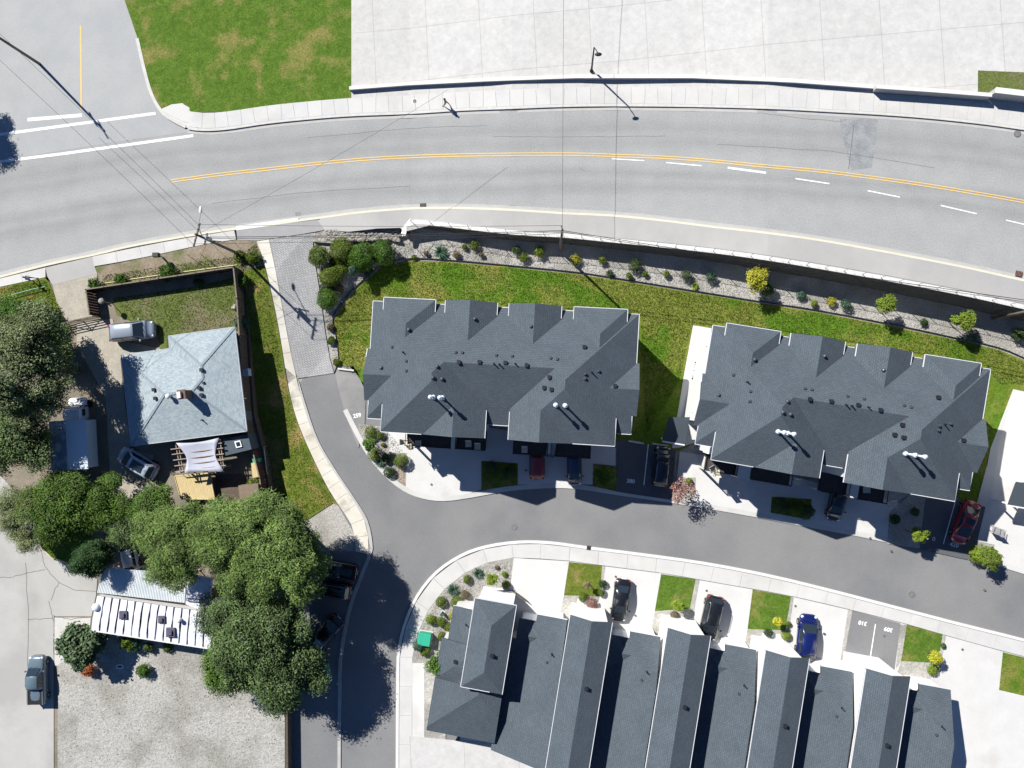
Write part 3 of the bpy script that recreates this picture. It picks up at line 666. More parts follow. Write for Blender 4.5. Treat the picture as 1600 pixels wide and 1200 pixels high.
def roof_fix(parent, solids, z0, sc, pitch, items):
    """vents and pipes that stand on the roof: kind, u, v"""
    for kind, u, v in items:
        z = z0+pitch*hfield(solids, u, v)/sc; x, y = u/sc, -v/sc; mb = MB()
        if kind == 'box':
            mb.box(x-.15, y-.15, z-.1, x+.15, y+.15, z+.18); mb.box(x-.18, y-.18, z+.18, x+.18, y+.18, z+.23); mb.build('roof_vent', G['vent'], parent)
        elif kind == 'cap':
            mb.dome((x, y, z+.02), .19, .19, .22, 10, 4, full=False); mb.tube((x, y, z-.1), (x, y, z+.08), .2, n=10); mb.build('turbine_vent', G['dullvent'], parent)
        elif kind == 'pipe':
            mb.tube((x, y, z-.1), (x, y, z+.45), .06, n=8); mb.tube((x, y, z-.1), (x, y, z+.12), .14, .08, n=8); mb.build('vent_pipe', G['vent'], parent)
        elif kind == 'tiny':
            mb.box(x-.11, y-.11, z-.1, x+.11, y+.11, z+.16); mb.build('small_vent', G['dullvent'], parent)
        elif kind == 'flue':
            mb.tube((x, y, z-.2), (x, y, z+1.6), .10, n=12); mb.tube((x, y, z-.1), (x, y, z+.25), .3, .15, n=12)
            fo = mb.build('flue', G['ventwhite'], parent, smooth=True); c = MB(); c.tube((x, y, z+1.5), (x, y, z+1.8), .19, .19, n=12); c.tube((x, y, z+1.8), (x, y, z+1.93), .21, .05, n=12)
            c.build('flue_cap', G['ventwhite'], fo)
G['dullvent'] = mat('grey_roof_vent', (.10,.11,.12), rough=.3, metal=.4)

def window(parent, c, nrm, w, h, name='window'):
    """window on a wall: centre c, outward normal nrm (local)"""
    c = Vector(c); nn = Vector(nrm).normalized(); t = Vector((-nn.y, nn.x, 0)); up = Vector((0, 0, 1))
    mb = MB()
    for sx in (-1, 1): mb.bar(c+t*sx*w/2-up*h/2+nn*.03, c+t*sx*w/2+up*h/2+nn*.03, .08, .08)
    for sz in (-1, 0, 1): mb.bar(c-t*w/2+up*sz*h/2+nn*.03, c+t*w/2+up*sz*h/2+nn*.03, .07, .07)
    f = mb.build(name, G['white'], parent); g_ = MB()
    q = [c-t*w/2-up*h/2, c+t*w/2-up*h/2, c+t*w/2+up*h/2, c-t*w/2+up*h/2]
    g_.add([p+nn*.02 for p in q]+[p-nn*.02 for p in q], [(0,1,2,3),(7,6,5,4)]); g_.build('pane', G['glass'], f)

# ------------------------------------------------------------------ the two big townhouse blocks (one design)
SC = 15.7
MAIN = [dict(u0=-208.6, u1=8.6, v0=-99.7, v1=131), dict(u0=-8.6, u1=208.6, v0=-99.7, v1=131), dict(u0=-190, u1=190, v0=-99.7, v1=84.5),
        dict(u0=-140.6, u1=8.6, lim=(-200, 10, 25, 130)), dict(u0=-8.6, u1=140.6, lim=(-10, 200, 25, 130)), dict(v0=-23.7, v1=57.7)]
P1 = [(-208.6,-99.7),(208.6,-99.7),(208.6,-23.7),(213,-23.7),(213,57.7),(181,57.7),(181,105),(17.8,105),(17.8,58),(-17.8,58),(-17.8,105),(-181,105),(-181,57.7),(-213,57.7),(-213,-23.7),(-208.6,-23.7)]
def townhouse(label, pa, pb, z0, extra):
    """pa, pb: pixels of the two north corners of the main eave"""
    A = P(*pa, z0); B = P(*pb, z0); k = (B-A).length/(417.2/SC); ang = math.atan2((B-A).y, (B-A).x)
    sc = SC/k
    org = A-Matrix.Rotation(ang, 3, 'Z') @ Vector((-208.6/sc, 99.7/sc, 0)); org.z = 0
    t = thing('townhouse_block', label, 'townhouses', org, ang, 'townhouse blocks along the inner street'); I = Matrix()
    wings = []
    for u0, u1, hip in ((-190,-107.5,1), (-92.5,-10.5,0), (7,89,0), (107.5,190,1)):
        s = dict(b=16, u0=u0, u1=u1); 
        if hip: s['v0'] = -105.5
        wings.append(([(u0,-105.5),(u1,-105.5),(u1,-36),(u0,-36)], [s]))
    lowp = [([(-206,57.7),(-180.5,57.7),(-180.5,86),(-206,86)], [dict(u0=-208.6, v1=86)]), ([(180.5,57.7),(206,57.7),(206,86),(180.5,86)], [dict(u1=208.6, v1=86)])]
    mid = [([(-18.5,57.5),(18.5,57.5),(18.5,84.5),(-18.5,84.5)], [dict(v1=84.5)])]
    mats = [G['shingle'], G['siding_light'], G['darkfascia']]
    roof_object('roof', [(P1, MAIN)]+wings+lowp+mid, z0, sc, PITCH, I, t, mats)
    wall_object('wall', P1, MAIN, z0, 0, sc, PITCH, I, t, G['siding'])
    for poly, s in wings: wall_object('wing_wall', poly[:2]+[(poly[2][0],-70),(poly[3][0],-70)], s, z0, 0, sc, PITCH, I, t, G['siding_light'], ins=6)
    gutters(t, [((-208.6,-99.7),(-208.6,-23.7)), ((208.6,-99.7),(208.6,-23.7)), ((-213,-23.7),(-213,-10)), ((-208.6,-99.7),(-190,-99.7)), ((-107.5,-99.7),(-92.5,-99.7)), ((-10.5,-99.7),(7,-99.7)), ((89,-99.7),(107.5,-99.7)), ((190,-99.7),(208.6,-99.7)),
                ((-181,105),(-117,105)), ((117,105),(181,105)), ((-181,62),(-181,105)), ((181,62),(181,105))], MAIN, z0, sc, PITCH)
    gutters(t, [((-17.8,62),(-17.8,105)), ((17.8,62),(17.8,105))], MAIN, z0, sc, PITCH)
    gutters(t, [((-18,84.5),(18,84.5))], mid[0][1], z0, sc, PITCH)
    gutters(t, [((-206,57.7),(-206,86)), ((-206,86),(-181,86))], lowp[0][1], z0, sc, PITCH); gutters(t, [((206,57.7),(206,86)), ((206,86),(181,86))], lowp[1][1], z0, sc, PITCH)
    for (poly, s), hip in zip(wings, (1, 0, 0, 1)):
        u0, u1 = poly[0][0], poly[1][0]
        e = [((u0,-105.5),(u0,-86)), ((u1,-105.5),(u1,-86))]
        if hip: e.append(((u0,-105.5),(u1,-105.5)))
        gutters(t, e, s, z0, sc, PITCH)
    its = [('cap',-144,-55),('cap',-43,-77),('cap',44,-70),('cap',-186,6),('cap',-93,0),('cap',-98,17),('cap',-85,18),('box',-61,-9),('box',-30,-11),('box',41,-10),('box',9,-12),('box',76,6),('box',69,22),('box',80,24),('box',126,-43),('box',176,13),
           ('tiny',-170,-28),('tiny',-144,-7),('tiny',-143,8),('tiny',-68,-24),('tiny',-58,-24),('tiny',-6,-23),('tiny',18,-23),('tiny',76,-23),('tiny',86,-22),('tiny',129,-2),('tiny',129,5),('tiny',149,-8),('pipe',-150,-20),('pipe',-8,-9),('pipe',0,-9),('pipe',24,-11),('pipe',139,-5),
           ('flue',-97,46),('flue',-83,46),('flue',88,47),('flue',102,47)]
    roof_fix(t, MAIN+[dict(q[1][0], lim=(q[0][0][0], q[0][1][0], -106, -30)) for q in wings], z0, sc, PITCH, its)
    for (poly, s) in wings:
        uc = (poly[0][0]+poly[1][0])/2
        for z in (1.6, 4.2, 6.8): window(t, (uc/sc, (105.5-6)/sc+.01, z), (0, 1, 0), 1.8, 1.3)
    for u in (-160,-120,-55,55,120,160):
        window(t, (u/sc, -(105-7)/sc-.01, 7.2), (0, -1, 0), 1.6, 1.3); window(t, (u/sc, -(105-7)/sc-.01, 4.3), (0, -1, 0), 1.9, 2.1, 'balcony_door')
    for u in (-140,-50,50,140):
        mb = MB(); mb.box(u/sc-1.4, -(105-7)/sc-.06, .1, u/sc+1.4, -(105-7)/sc-.01, 2.3)
        for z in (.65, 1.2, 1.75): mb.box(u/sc-1.4, -(105-7)/sc-.085, z, u/sc+1.4, -(105-7)/sc-.06, z+.03)
        mb.build('garage_door', G['siding_light'], t)
    for s in (-1, 1):
        window(t, (s*(208.6-7)/sc+s*.01, 78/sc, 4.6), (s, 0, 0), .7, .5); window(t, (s*(213-7)/sc+s*.01, -30/sc, 4.2), (s, 0, 0), .8, .5)
    extra(t, sc)
    return t
G['darkfascia'] = mat('dark_fascia', (.05,.055,.06), rough=.6)
def deck_part(t, sc, u0, u1, v1, z, name='balcony', solidrail=False):
    """balcony with floor, posts and rails: part of the block"""
    mb = MB(); y0 = -(100)/sc; y1 = -v1/sc
    mb.box(u0/sc, y1, z-.22, u1/sc, y0, z)
    b = mb.build(name, G['deckdark'], t)
    r = MB(); X0, X1 = u0/sc+.04, u1/sc-.04; yy = y1+.05
    for zz in (z+.12, z+1.0): r.bar((X0, yy, zz), (X1, yy, zz), .06, .06); r.bar((X0, yy, zz), (X0, y0, zz), .06, .06); r.bar((X1, yy, zz), (X1, y0, zz), .06, .06)
    k = int((X1-X0)/.14)
    for i in range(k+1): r.bar((X0+(X1-X0)*i/k, yy, z+.1), (X0+(X1-X0)*i/k, yy, z+1.0), .02, .02)
    for x in (X0, X1, (X0+X1)/2): r.bar((x, yy, z-.1), (x, yy, z+1.06), .09, .09)
    r.build('railing', G['darkmetal'], b)
    for x in (X0+.05, X1-.05):
        p = MB(); p.box(x-.1, yy-.06, 0, x+.1, yy+.14, z-.22); p.build('post', G['siding_light'], t)
G['deckdark'] = mat('dark_deck_membrane', (.05,.045,.045), (.07,.06,.058), scale=2)
def ext1(t, sc):
    deck_part(t, sc, -158, -82, 131, 3.0); deck_part(t, sc, -74, -24, 131, 3.0); deck_part(t, sc, 22, 80, 133, 3.0); deck_part(t, sc, 84, 150, 133, 3.0)
    for u in (-78, 82):
        mb = MB(); mb.box((u-3)/sc, -129/sc, .1, (u+3)/sc, -98/sc, 3.9); mb.build('divider_wall', G['siding_light'], t)
def ext2(t, sc):
    deck_part(t, sc, -168, -118, 128, 3.0); deck_part(t, sc, -95, -30, 130, 3.0); deck_part(t, sc, 18, 62, 130, 3.0); deck_part(t, sc, 76, 122, 132, 3.0)
    for u0, u1 in ((-117,-97), (62,76)):
        mb = MB(); mb.box(u0/sc, -131/sc, .1, u1/sc, -98/sc, 3.9); mb.build('divider_wall', G['siding_light'], t)
    mb = MB()   # entry canopy on the west end
    X = (-235, -200, 58, 92)
    a = [(-240/sc, -52/sc, 3.5), (-206/sc, -46/sc, 3.5), (-206/sc, -92/sc, 3.1), (-243/sc, -92/sc, 3.1)]
    mb.add([Vector(p) for p in a]+[Vector(p)-Vector((0,0,.2)) for p in a], [(0,3,2,1),(4,5,6,7),(0,1,5,4),(1,2,6,5),(2,3,7,6),(3,0,4,7)])
    mb.build('entry_canopy', G['shingle'], t)
    mb = MB(); mb.bar((-243/sc,-93/sc,3.05),(-206/sc,-93/sc,3.05), .14, .14); mb.build('gutter', G['gutter'], t)
    for u in (-238,-210): mb = MB(); mb.bar((u/sc,-90/sc,0),(u/sc,-90/sc,3.0), .16,.16); mb.build('post', G['white'], t)
TH1 = townhouse('long dark hip-roofed townhouse block nearest the paver driveway, on the left', (583,470), (999,491), 8.1, ext1)
TH2 = townhouse('long dark hip-roofed townhouse block on the right, west of the white concrete patio', (1114,508), (1548,577), 8.1, ext2)
TH3 = townhouse('townhouse block off the right edge, only its grey entry canopy showing over the white patio', (1694,622), (2128,691), 8.1, ext2)
# ------------------------------------------------------------------ row houses south of the street
def frame(pa, pb, z):
    A = P(*pa, z); B = P(*pb, z); return A, math.atan2((B-A).y, (B-A).x)
RO, RA = frame((742,934), (1270,1030), 6.0)      # along the fronts of the tall gables
RM = Matrix.Translation((RO.x, RO.y, 0)) @ Matrix.Rotation(RA, 4, 'Z')
rowt = thing('row_house', 'row of dark roofed houses along the bottom with gable fronts facing the driveways', 'row houses', (RO.x, RO.y, 0), RA)
RL = (P(1270,1030,6)-P(742,934,6)).length
UW = RL/(528/152.0)*1.0
rmats = [G['shingle'], G['siding_light'], G['darkfascia']]
ws = UW*67/152                                   # width of a tall gable
front = [0, -.1, -.15, .55, .6]
for k in range(5):
    x0 = UW*k*1.0; yf = [0, 0, .45, 0, 0][k]
    L0 = 16.5
    if k == 0:
        sol = [dict(u0=x0, u1=x0+ws, v0=-yf, v1=9.2)]; poly = [(x0,-yf),(x0+ws,-yf),(x0+ws,9.2),(x0,9.2)]
    else:
        sol = [dict(u0=x0, u1=x0+ws)]; poly = [(x0,-yf),(x0+ws,-yf),(x0+ws,L0),(x0,L0)]
    X = Matrix()
    roof_object('gable_roof', [(poly, sol)], 6.0, 1, .42, X, rowt, rmats, .2)
    wall_object('wall', poly, sol, 6.0, 0, 1, .42, X, rowt, G['white'], ins=.35)
    gutters(rowt, [((x0,-yf),(x0,poly[2][1])), ((x0+ws,-yf),(x0+ws,poly[2][1]))]+([((x0,-yf),(x0+ws,-yf)),((x0,9.2),(x0+ws*.7,9.2))] if k == 0 else []), sol, 6.0, 1, .42)
    roof_fix(rowt, sol, 6.0, 1, .42, [('box', x0+ws*.62, 5.2+(k>0)*1.5)])
    # low wing to the right: garage and porch roof
    a = x0+ws+.02; b = x0+UW-.02; yl = yf+1.2-.9
    pl = [(a+.45,2.0-yf),(b-3.2,2.0-yf),(b-3.2,1.3-yf),(b,1.3-yf),(b,L0),(a-.3,L0),(a-.3,4.2-yf),(a+.45,4.2-yf)]
    sol2 = [dict(v0=1.5-yf, v1=5.5-yf, u0=a-.3), dict(u0=a+.7, v0=1.3-yf)]
    roof_object('garage_roof', [(pl, sol2)], 3.4, 1, .40, X, rowt, rmats, .18)
    wall_object('wall', pl, sol2, 3.4, 0, 1, .40, X, rowt, G['white'], ins=.35)
    gutters(rowt, [((b-3.2,1.3-yf),(b,1.3-yf))], sol2, 3.4, 1, .40)
    roof_fix(rowt, sol2, 3.4, 1, .40, [('tiny', b-1.5, 5.6-yf), ('pipe', b-1.1, 4.7-yf)])
    mb = MB(); yg = -(2.0-yf)-.34
    mb.box(a+1.0, yg, .1, b-3.6, yg+.05, 2.4)
    for z in (.65, 1.2, 1.8): mb.box(a+1.0, yg+.05, z, b-3.6, yg+.08, z+.03)
    mb.build('garage_door', G['white'], rowt)
# lower side wing on the west end of the first house
plw = [(-2.3,2.0),(0.02,2.0),(0.02,5.6),(-2.3,5.6)]
roof_object('side_roof', [(plw, [dict(u0=-2.3)])], 3.4, 1, .25, Matrix(), rowt, rmats, .18); wall_object('wall', plw, [dict(u0=-2.3)], 3.4, 0, 1, .25, Matrix(), rowt, G['siding'], ins=.2)
plx = [(-3.0,5.6),(0.02,5.6),(0.02,10),(-3.0,10)]
sx = [dict(u0=-3.0, v1=10)]
roof_object('side_roof', [(plx, sx)], 3.4, 1, .25, Matrix(), rowt, rmats, .18); wall_object('wall', plx, sx, 3.4, 0, 1, .25, Matrix(), rowt, G['siding'], ins=.2)
gutters(rowt, [((-2.3,2.0),(0,2.0)),((-3,10),(0,10))], sx, 3.4, 1, 0); roof_fix(rowt, sx, 3.4, 1, .25, [('box', -1.1, 7.6)])
roof_fix(rowt, [dict(u0=-2.3)], 3.4, 1, .25, [('pipe', -.6, 3.6)])
pz = [(-3.0,9.8),(ws,9.2),(ws,15.5),(-3.0,15.5)]
roof_object('rear_roof', [(pz, [dict(u0=-3.5, u1=ws+3, v1=15.5)])], 3.5, 1, .3, Matrix(), rowt, rmats, .18); wall_object('wall', pz, [dict(u0=-3.5, u1=ws+3, v1=15.5)], 3.5, 0, 1, .3, Matrix(), rowt, G['siding'], ins=.35)
patch('rear_patio', [(640,1150),(900,1175),(1780,1320),(1780,1500),(640,1500)], hflat, .2, G['yard'])

# ------------------------------------------------------------------ the older house on the left
HZ = 4.1
A_, hang = frame((205,697), (385,674), HZ)
HL = (P(385,674,HZ)-P(205,697,HZ)).length; hs = HL/180.0
house = thing('house', 'house with a pale grey shingle hip roof beside the long dark fence', 'house', (A_.x, A_.y, 1.2), hang)
def hm(pl): return [(u*hs, v*hs) for u, v in pl]
hp = hm([(0,0),(181,0),(181,-158),(77,-158),(77,-139),(0,-139)][::-1])
hsol = [dict(u0=0, u1=181*hs, v0=-139*hs, v1=0), dict(u0=77*hs, u1=181*hs, v0=-158*hs, v1=0)]
pm = [G['shingle_pale'], G['siding_light'], G['gutter']]
roof_object('roof', [(hp, hsol)], HZ-1.2, 1, .23, Matrix(), house, pm, .2)
wall_object('wall', hp, hsol, HZ-1.2, 0, 1, .36, Matrix(), house, mat('blue_grey_siding', (.10,.12,.14), (.12,.14,.16)), ins=.5)
gutters(house, [(hp[i], hp[(i+1) % 6]) for i in range(6)], hsol, HZ-1.2, 1, .23, mat('grey_gutter', (.42,.45,.48), rough=.5))
# ridge caps
def roofpt(u, v, d=.02): return (u, -v, HZ-1.2+.23*hfield(hsol, u, v)+d)
cp = MB(); 
for a, b in (((181,-158),(129,-106)),((129,-106),(129,-87)),((129,-87),(112,-69.5)),((112,-69.5),(69.5,-69.5)),((69.5,-69.5),(0,-139)),((69.5,-69.5),(0,0)),((112,-69.5),(181,0)) ,((77,-158),(129,-106))):
    n_ = 10
    for i in range(n_):
        u0 = (a[0]+(b[0]-a[0])*i/n_)*hs; v0 = (a[1]+(b[1]-a[1])*i/n_)*hs; u1 = (a[0]+(b[0]-a[0])*(i+.97)/n_)*hs; v1 = (a[1]+(b[1]-a[1])*(i+.97)/n_)*hs
        cp.bar(roofpt(u0, v0, .03), roofpt(u1, v1, .015), .26, .03)
cp.build('ridge_cap', G['shingle_pale'], house)
roof_fix(house, hsol, HZ-1.2, 1, .23, [('box',129*hs,-99*hs),('box',123*hs,-73*hs),('box',125*hs,-62*hs),('tiny',129*hs,-80*hs),('box',53*hs,-79*hs) ,('box',54*hs,-66*hs),('pipe',118*hs,-25*hs)])
u, v = 107*hs, -65*hs; z = HZ-1.2+.23*hfield(hsol, u, v)
mb = MB(); mb.box(u-.38, -v-.42, z-.4, u+.38, -v+.42, z+1.5); mb.box(u-.45, -v-.5, z+1.5, u+.45, -v+.5, z+1.62)
ch = mb.build('chimney', mat('brown_brick', (.16,.10,.075), (.12,.08,.06), scale=6), house, bevel=.02)
mb = MB(); mb.box(u-.35, -v-.38, z+1.62, u+.05, -v+.3, z+1.9); mb.build('chimney_pot', G['coping'], ch)
u, v = 78*hs, -66*hs; z = HZ-1.2+.23*hfield(hsol, u, v)
mb = MB(); mb.tube((u,-v,z-.2),(u,-v,z+.5),.16,n=12); mb.dome((u,-v,z+.5),.28,.28,.2,12,4,full=False); mb.build('roof_fan', G['ventwhite'], house, smooth=True)
for x in (20, 60, 100, 150): window(house, (x*hs, .49, 1.6), (0, -1, 0), 1.1, 1.0)
window(house, (181*hs-.5+.01, 60*hs, 1.7), (1, 0, 0), 1.4, 1.0)
mb = MB(); mb.box(181*hs-.55, 84*hs, .9, 181*hs+.35, 95*hs, 1.7); mb.build('window_cooler', mat('pale_blue_metal', (.35,.42,.50), rough=.5), house)
# flat annex behind the pergola with a square skylight
def quad_solid(name, pts, z0, z1, m, parent=None):
    t_ = [P(*p, z1) for p in pts]; b_ = [Vector((p.x, p.y, z0)) for p in t_]
    nz = (t_[1]-t_[0]).cross(t_[2]-t_[0]).z
    if nz < 0: t_ = t_[::-1]; b_ = b_[::-1]
    n_ = len(pts)
    o = mesh(name, b_+t_, [tuple(range(n_))[::-1], tuple(range(n_, 2*n_))]+[(i, (i+1) % n_, n_+(i+1) % n_, n_+i) for i in range(n_)], m, parent)
    return o
annex = tag(thing('lean_to', 'dark flat-roofed lean-to with a white framed skylight against the house corner', 'lean-to', (0,0,0)))
quad_solid('roof', [(347,686),(387,678),(393,702),(352,712)], 1.2, 3.3, mat('dark_blue_roofing', (.055,.075,.095), (.07,.09,.11), scale=2), annex)
sk = quad_solid('skylight', [(366,690),(375,688),(378,698),(369,700)], 3.25, 3.45, G['white'], annex)
quad_solid('pane', [(368,691.5),(374,690),(376,696.5),(370,698)], 3.4, 3.47, G['glass'], sk)
# pergola with shade sail
pg = thing('pergola', 'brown timber pergola with slats south of the pale grey house', 'pergola', (0,0,0))
zp = 3.7
for x0, y0, x1, y1 in ((267,702,347,692),(269,710,349,700),(271,719,350,709),(273,728,351,718),(274,737,353,727)):
    mb = MB(); mb.bar(P(x0,y0,zp), P(x1,y1,zp), .09, .16); mb.build('slat', G['greywood'], pg)
for x0, y0, x1, y1 in ((275,694,283,740),(279,693,287,740),(340,687,347,732),(344,686,350,731)):
    mb = MB(); mb.bar(P(x0,y0,zp-.17), P(x1,y1,zp-.17), .07, .16); mb.build('beam', G['greywood'], pg)
for x, y in ((277,696),(285,738),(342,689),(348,730)):
    q = P(x, y, zp-.3); mb = MB(); mb.bar((q.x,q.y,1.2), q, .13, .13); mb.build('post', G['greywood'], pg)
def sail(name, c, zc, sag, parent=None):
    q = [P(*p, zc[i]) for i, p in enumerate(c)]; n_ = 10; vs = []
    for i in range(n_+1):
        for j in range(n_+1):
            s_, t_ = i/n_, j/n_
            p = (q[0].lerp(q[1], s_)).lerp(q[3].lerp(q[2], s_), t_)
            ce = (q[0]+q[1]+q[2]+q[3])/4
            e = .32*((4*s_*(1-s_))*(abs(2*t_-1)**2.5)*.35+(4*t_*(1-t_))*(abs(2*s_-1)**1.6)*.95)
            p = p.lerp(ce, e); p.z -= sag*math.sin(math.pi*s_)*math.sin(math.pi*t_); vs.append(p)
    fs = [(i*(n_+1)+j, (i+1)*(n_+1)+j, (i+1)*(n_+1)+j+1, i*(n_+1)+j+1) for i in range(n_) for j in range(n_)]
    o = mesh(name, vs, fs, G['sail'], parent, smooth=True)
    so_ = o.modifiers.new('thick', 'SOLIDIFY'); so_.thickness = .01
    return o
tag(sail('shade_sail', [(275,692),(342,684),(351,738),(288,740)], [3.95,3.85,3.8,3.9], .25), 'pale grey shade sail stretched over the pergola', 'shade sail')
deck = thing('deck', 'pale new timber deck sticking out south of the pergola', 'deck', (0,0,0))
q0, q1, q2, q3 = P(273,744,2.0), P(328,739,2.0), P(336,780,2.0), P(301,784,2.0)
q3 = P(283,780,2.0)
for i in range(18):
    a = q0.lerp(q1, (i+.5)/18); b = q3.lerp(q2, (i+.5)/18); mb = MB(); wv = (q1-q0).length/18*.93
    mb.bar(a-Vector((0,0,rng.uniform(0,.012))), b-Vector((0,0,rng.uniform(0,.012))), wv, .05); mb.build('deck_board', G['newwood'], deck)
mb = MB(); mb.bar(q0, q1, .16, .1); mb.bar(q1, q2, .07, .18); mb.bar(q0, q3, .07, .18); mb.bar(q3, q2, .07, .18)
for q in (q0, q1, q2, q3): mb.bar((q.x,q.y,1.2), (q.x,q.y,1.95), .12, .12)
mb.build('frame', G['newwood'], deck)
r = MB(); a = P(275,738,2.9); b = P(322,734,2.9); r.bar(a, b, .12, .05)
for i in range(7): c = a.lerp(b, i/6); r.bar((c.x,c.y,2.0), c, .05, .05)
r.build('railing', G['greywood'], deck)
pv = tag(patch('back_patio', [(337,742),(377,740),(424,764),(430,800),(338,782)], hlot, .10, mat('brown_paving', (.085,.065,.05), (.12,.09,.07), scale=1, grain=.2, gscale=4)), kind='structure')
for nm, pl, hh, m, lb, ct in (('garden_table', [(336,752),(350,750),(350,754),(337,756)], .7, G['redwood'], 'small red-brown bench slab east of the pale deck', 'bench'),
    ('shed_roof', [(372,759),(403,756),(405,781),(375,783)], 1.8, mat('brown_panel', (.20,.15,.11), (.16,.12,.09), scale=2), 'low brown flat box roof in the back corner beside the big willow', 'shed'),
    ('planter_box', [(392,722),(401,721),(404,745),(395,747)], .6, G['newwood'], 'long timber planter against the fence below the green lid', 'planter'),
    ('storage_bin', [(394,717),(403,716),(403,722),(395,723)], 1.1, G['green_box'], 'small bright green bin beside the fence', 'bin')):
    tag(quad_solid(nm, pl, 1.2, 1.2+hh, m), lb, ct)

# fences of the left lot
def fence(name, label, line, zb, h, m, spacing=2.4, boards=True, group=None, lean=0):
    """post and board fence: every board an object"""
    t = thing(name, label, 'fence', (0,0,0), 0, group)
    for a, b in zip(line, line[1:]):
        pa, pb = P(*a, zb), P(*b, zb); L_ = (pb-pa).length; k = max(1, round(L_/spacing)); d = (pb-pa)/L_; nn = Vector((-d.y, d.x, 0))
        for i in range(k+1):
            q = pa+d*(L_*i/k); mb = MB(); mb.bar(q-Vector((0,0,.6)), q+Vector((0,0,h+.08)), .1, .1); mb.build('post', m, t)
        n2 = max(1, round(L_/.3)); me_ = None
        for i in range(n2):
            q = pa+d*(L_*(i+.5)/n2)+nn*.07; mb = MB(); w_ = L_/n2*.94/2; hh = h+rng.uniform(-.02,.02)
            x0 = q-d*w_; x1 = q+d*w_; o = nn*.012
            mb.add([x0-o,x1-o,x1+o,x0+o]+[p+Vector((0,0,hh)) for p in (x0-o,x1-o,x1+o,x0+o)], [(0,3,2,1),(4,5,6,7),(0,1,5,4),(1,2,6,5),(2,3,7,6),(3,0,4,7)])
            mb.build('fence_board', m, t)
        mb = MB(); mb.bar(pa+Vector((0,0,h+.03)), pb+Vector((0,0,h+.03)), .14, .05); mb.build('cap_rail', G['fencecap'], t)
G['fencecap'] = mat('fence_cap_wood', (.20,.17,.14), (.15,.125,.10), scale=3)
fence('board_fence', 'dark board fence along the roadside verge above the thin lawn', [(150,456),(262,439),(376,422)], 1.2, 1.75, G['fencewood'])
fence('board_fence', 'short red-brown board fence beside the front drive, by the gate', [(150,456),(156,494)], 1.2, 1.75, G['redwood'])
fence('board_fence', 'long dark board fence down the east side of the house lot', [(376,422),(381,470),(387,560),(393,650),(402,700)], 1.2, 1.75, G['fencewood'])
fence('board_fence', 'red-brown lower fence section near the green bin, reaching into the willow', [(403,702),(414,745),(420,790)], 1.2, 1.4, G['redwood'])
fence('board_fence', 'short grey return fence between the house corner and the long fence', [(371,527),(387,526)], 1.2, 1.3, G['fencewood'])
mb = MB(); a = P(412,698,1.4); b = P(419,757,1.2); mb.tube(a, b, .05, n=6)
for i in range(5): c = a.lerp(b, i/4); mb.bar((c.x,c.y,-.1), c, .07, .07)
tag(mb.build('hand_rail', G['galv']), 'thin pale metal rail running down beside the dark fence', 'railing')
gate = thing('farm_gate', 'open-barred dark metal gate across the front drive', 'gate', (0,0,0))
a, b = P(104,508,1.2), P(158,496,1.2)
for z in (.25,.5,.78,1.08,1.4): mb = MB(); mb.bar(a+Vector((0,0,z)), b+Vector((0,0,z)), .06, .07); mb.build('bar', G['pole'], gate)
for t_ in (0,.5,1): q = a.lerp(b, t_); mb = MB(); mb.bar(q, q+Vector((0,0,1.5)), .09, .09); mb.build('upright', G['pole'], gate)
mb = MB(); mb.bar(a+Vector((0,0,.25)), a.lerp(b,.5)+Vector((0,0,1.4)), .05, .06); mb.bar(b+Vector((0,0,.25)), a.lerp(b,.5)+Vector((0,0,1.4)), .05, .06); mb.build('brace', G['pole'], gate)
mb = MB(); mb.bar(P(148,461,1.2), P(148,461,2.6), .1, .1); q = P(148,461,2.4); mb.bar(q, q+Vector((-1.1,.25,.15)), .07, .07); tag(mb.build('gate_post', G['redwood']), 'reddish post with a side arm at the head of the front drive', 'post')
# thin yellow gas line and teal rope
mb = MB()
for pl in ([(155,444),(200,437),(262,428),(370,414)],): mb.path([P(*p, 1.35) for p in pl], .05)
tag(mb.build('yellow_pipe', mat('pale_yellow_plastic', (.62,.60,.28))), 'thin pale yellow pipe lying along the verge above the fence', 'pipe')
mb = MB(); mb.path([P(*p, 1.7) for p in ((-20,470),(0,466),(24,459),(50,452),(70,448))], .035)
tag(mb.build('rope', mat('pale_teal_rope', (.30,.55,.45))), 'pale green line strung over the corner grass at the left edge', 'rope')

# ------------------------------------------------------------------ mobile home
mh = thing('mobile_home', 'white mobile home with dark seams across its metal roof', 'mobile home', (0,0,0))
zt = 4.2
c = [P(152,931,zt), P(346,960,zt), P(343,1016,zt-.15), P(143,985,zt-.15)]
mb = MB(); mb.add([Vector((p.x,p.y,1.2)) for p in c]+[p-Vector((0,0,.12)) for p in c], [(0,3,2,1),(4,5,6,7)][:1]+[(0,1,5,4),(1,2,6,5),(2,3,7,6),(3,0,4,7)]); mb.build('wall', G['siding_light'], mh)
mb = MB(); mb.add([p-Vector((0,0,.05)) for p in c]+[p-Vector((0,0,.15)) for p in c], [(0,1,2,3),(7,6,5,4),(0,4,5,1),(1,5,6,2),(2,6,7,3),(3,7,4,0)]); mb.build('roof', mat('dark_roof_coating', (.07,.07,.11), (.09,.09,.12), scale=3), mh)
m_pan = mat('white_roof_coating', (.62,.63,.70), (.55,.56,.64), scale=1.2, grain=.08, gscale=3, c3=(.68,.69,.74), scale3=.6)
np_ = 16
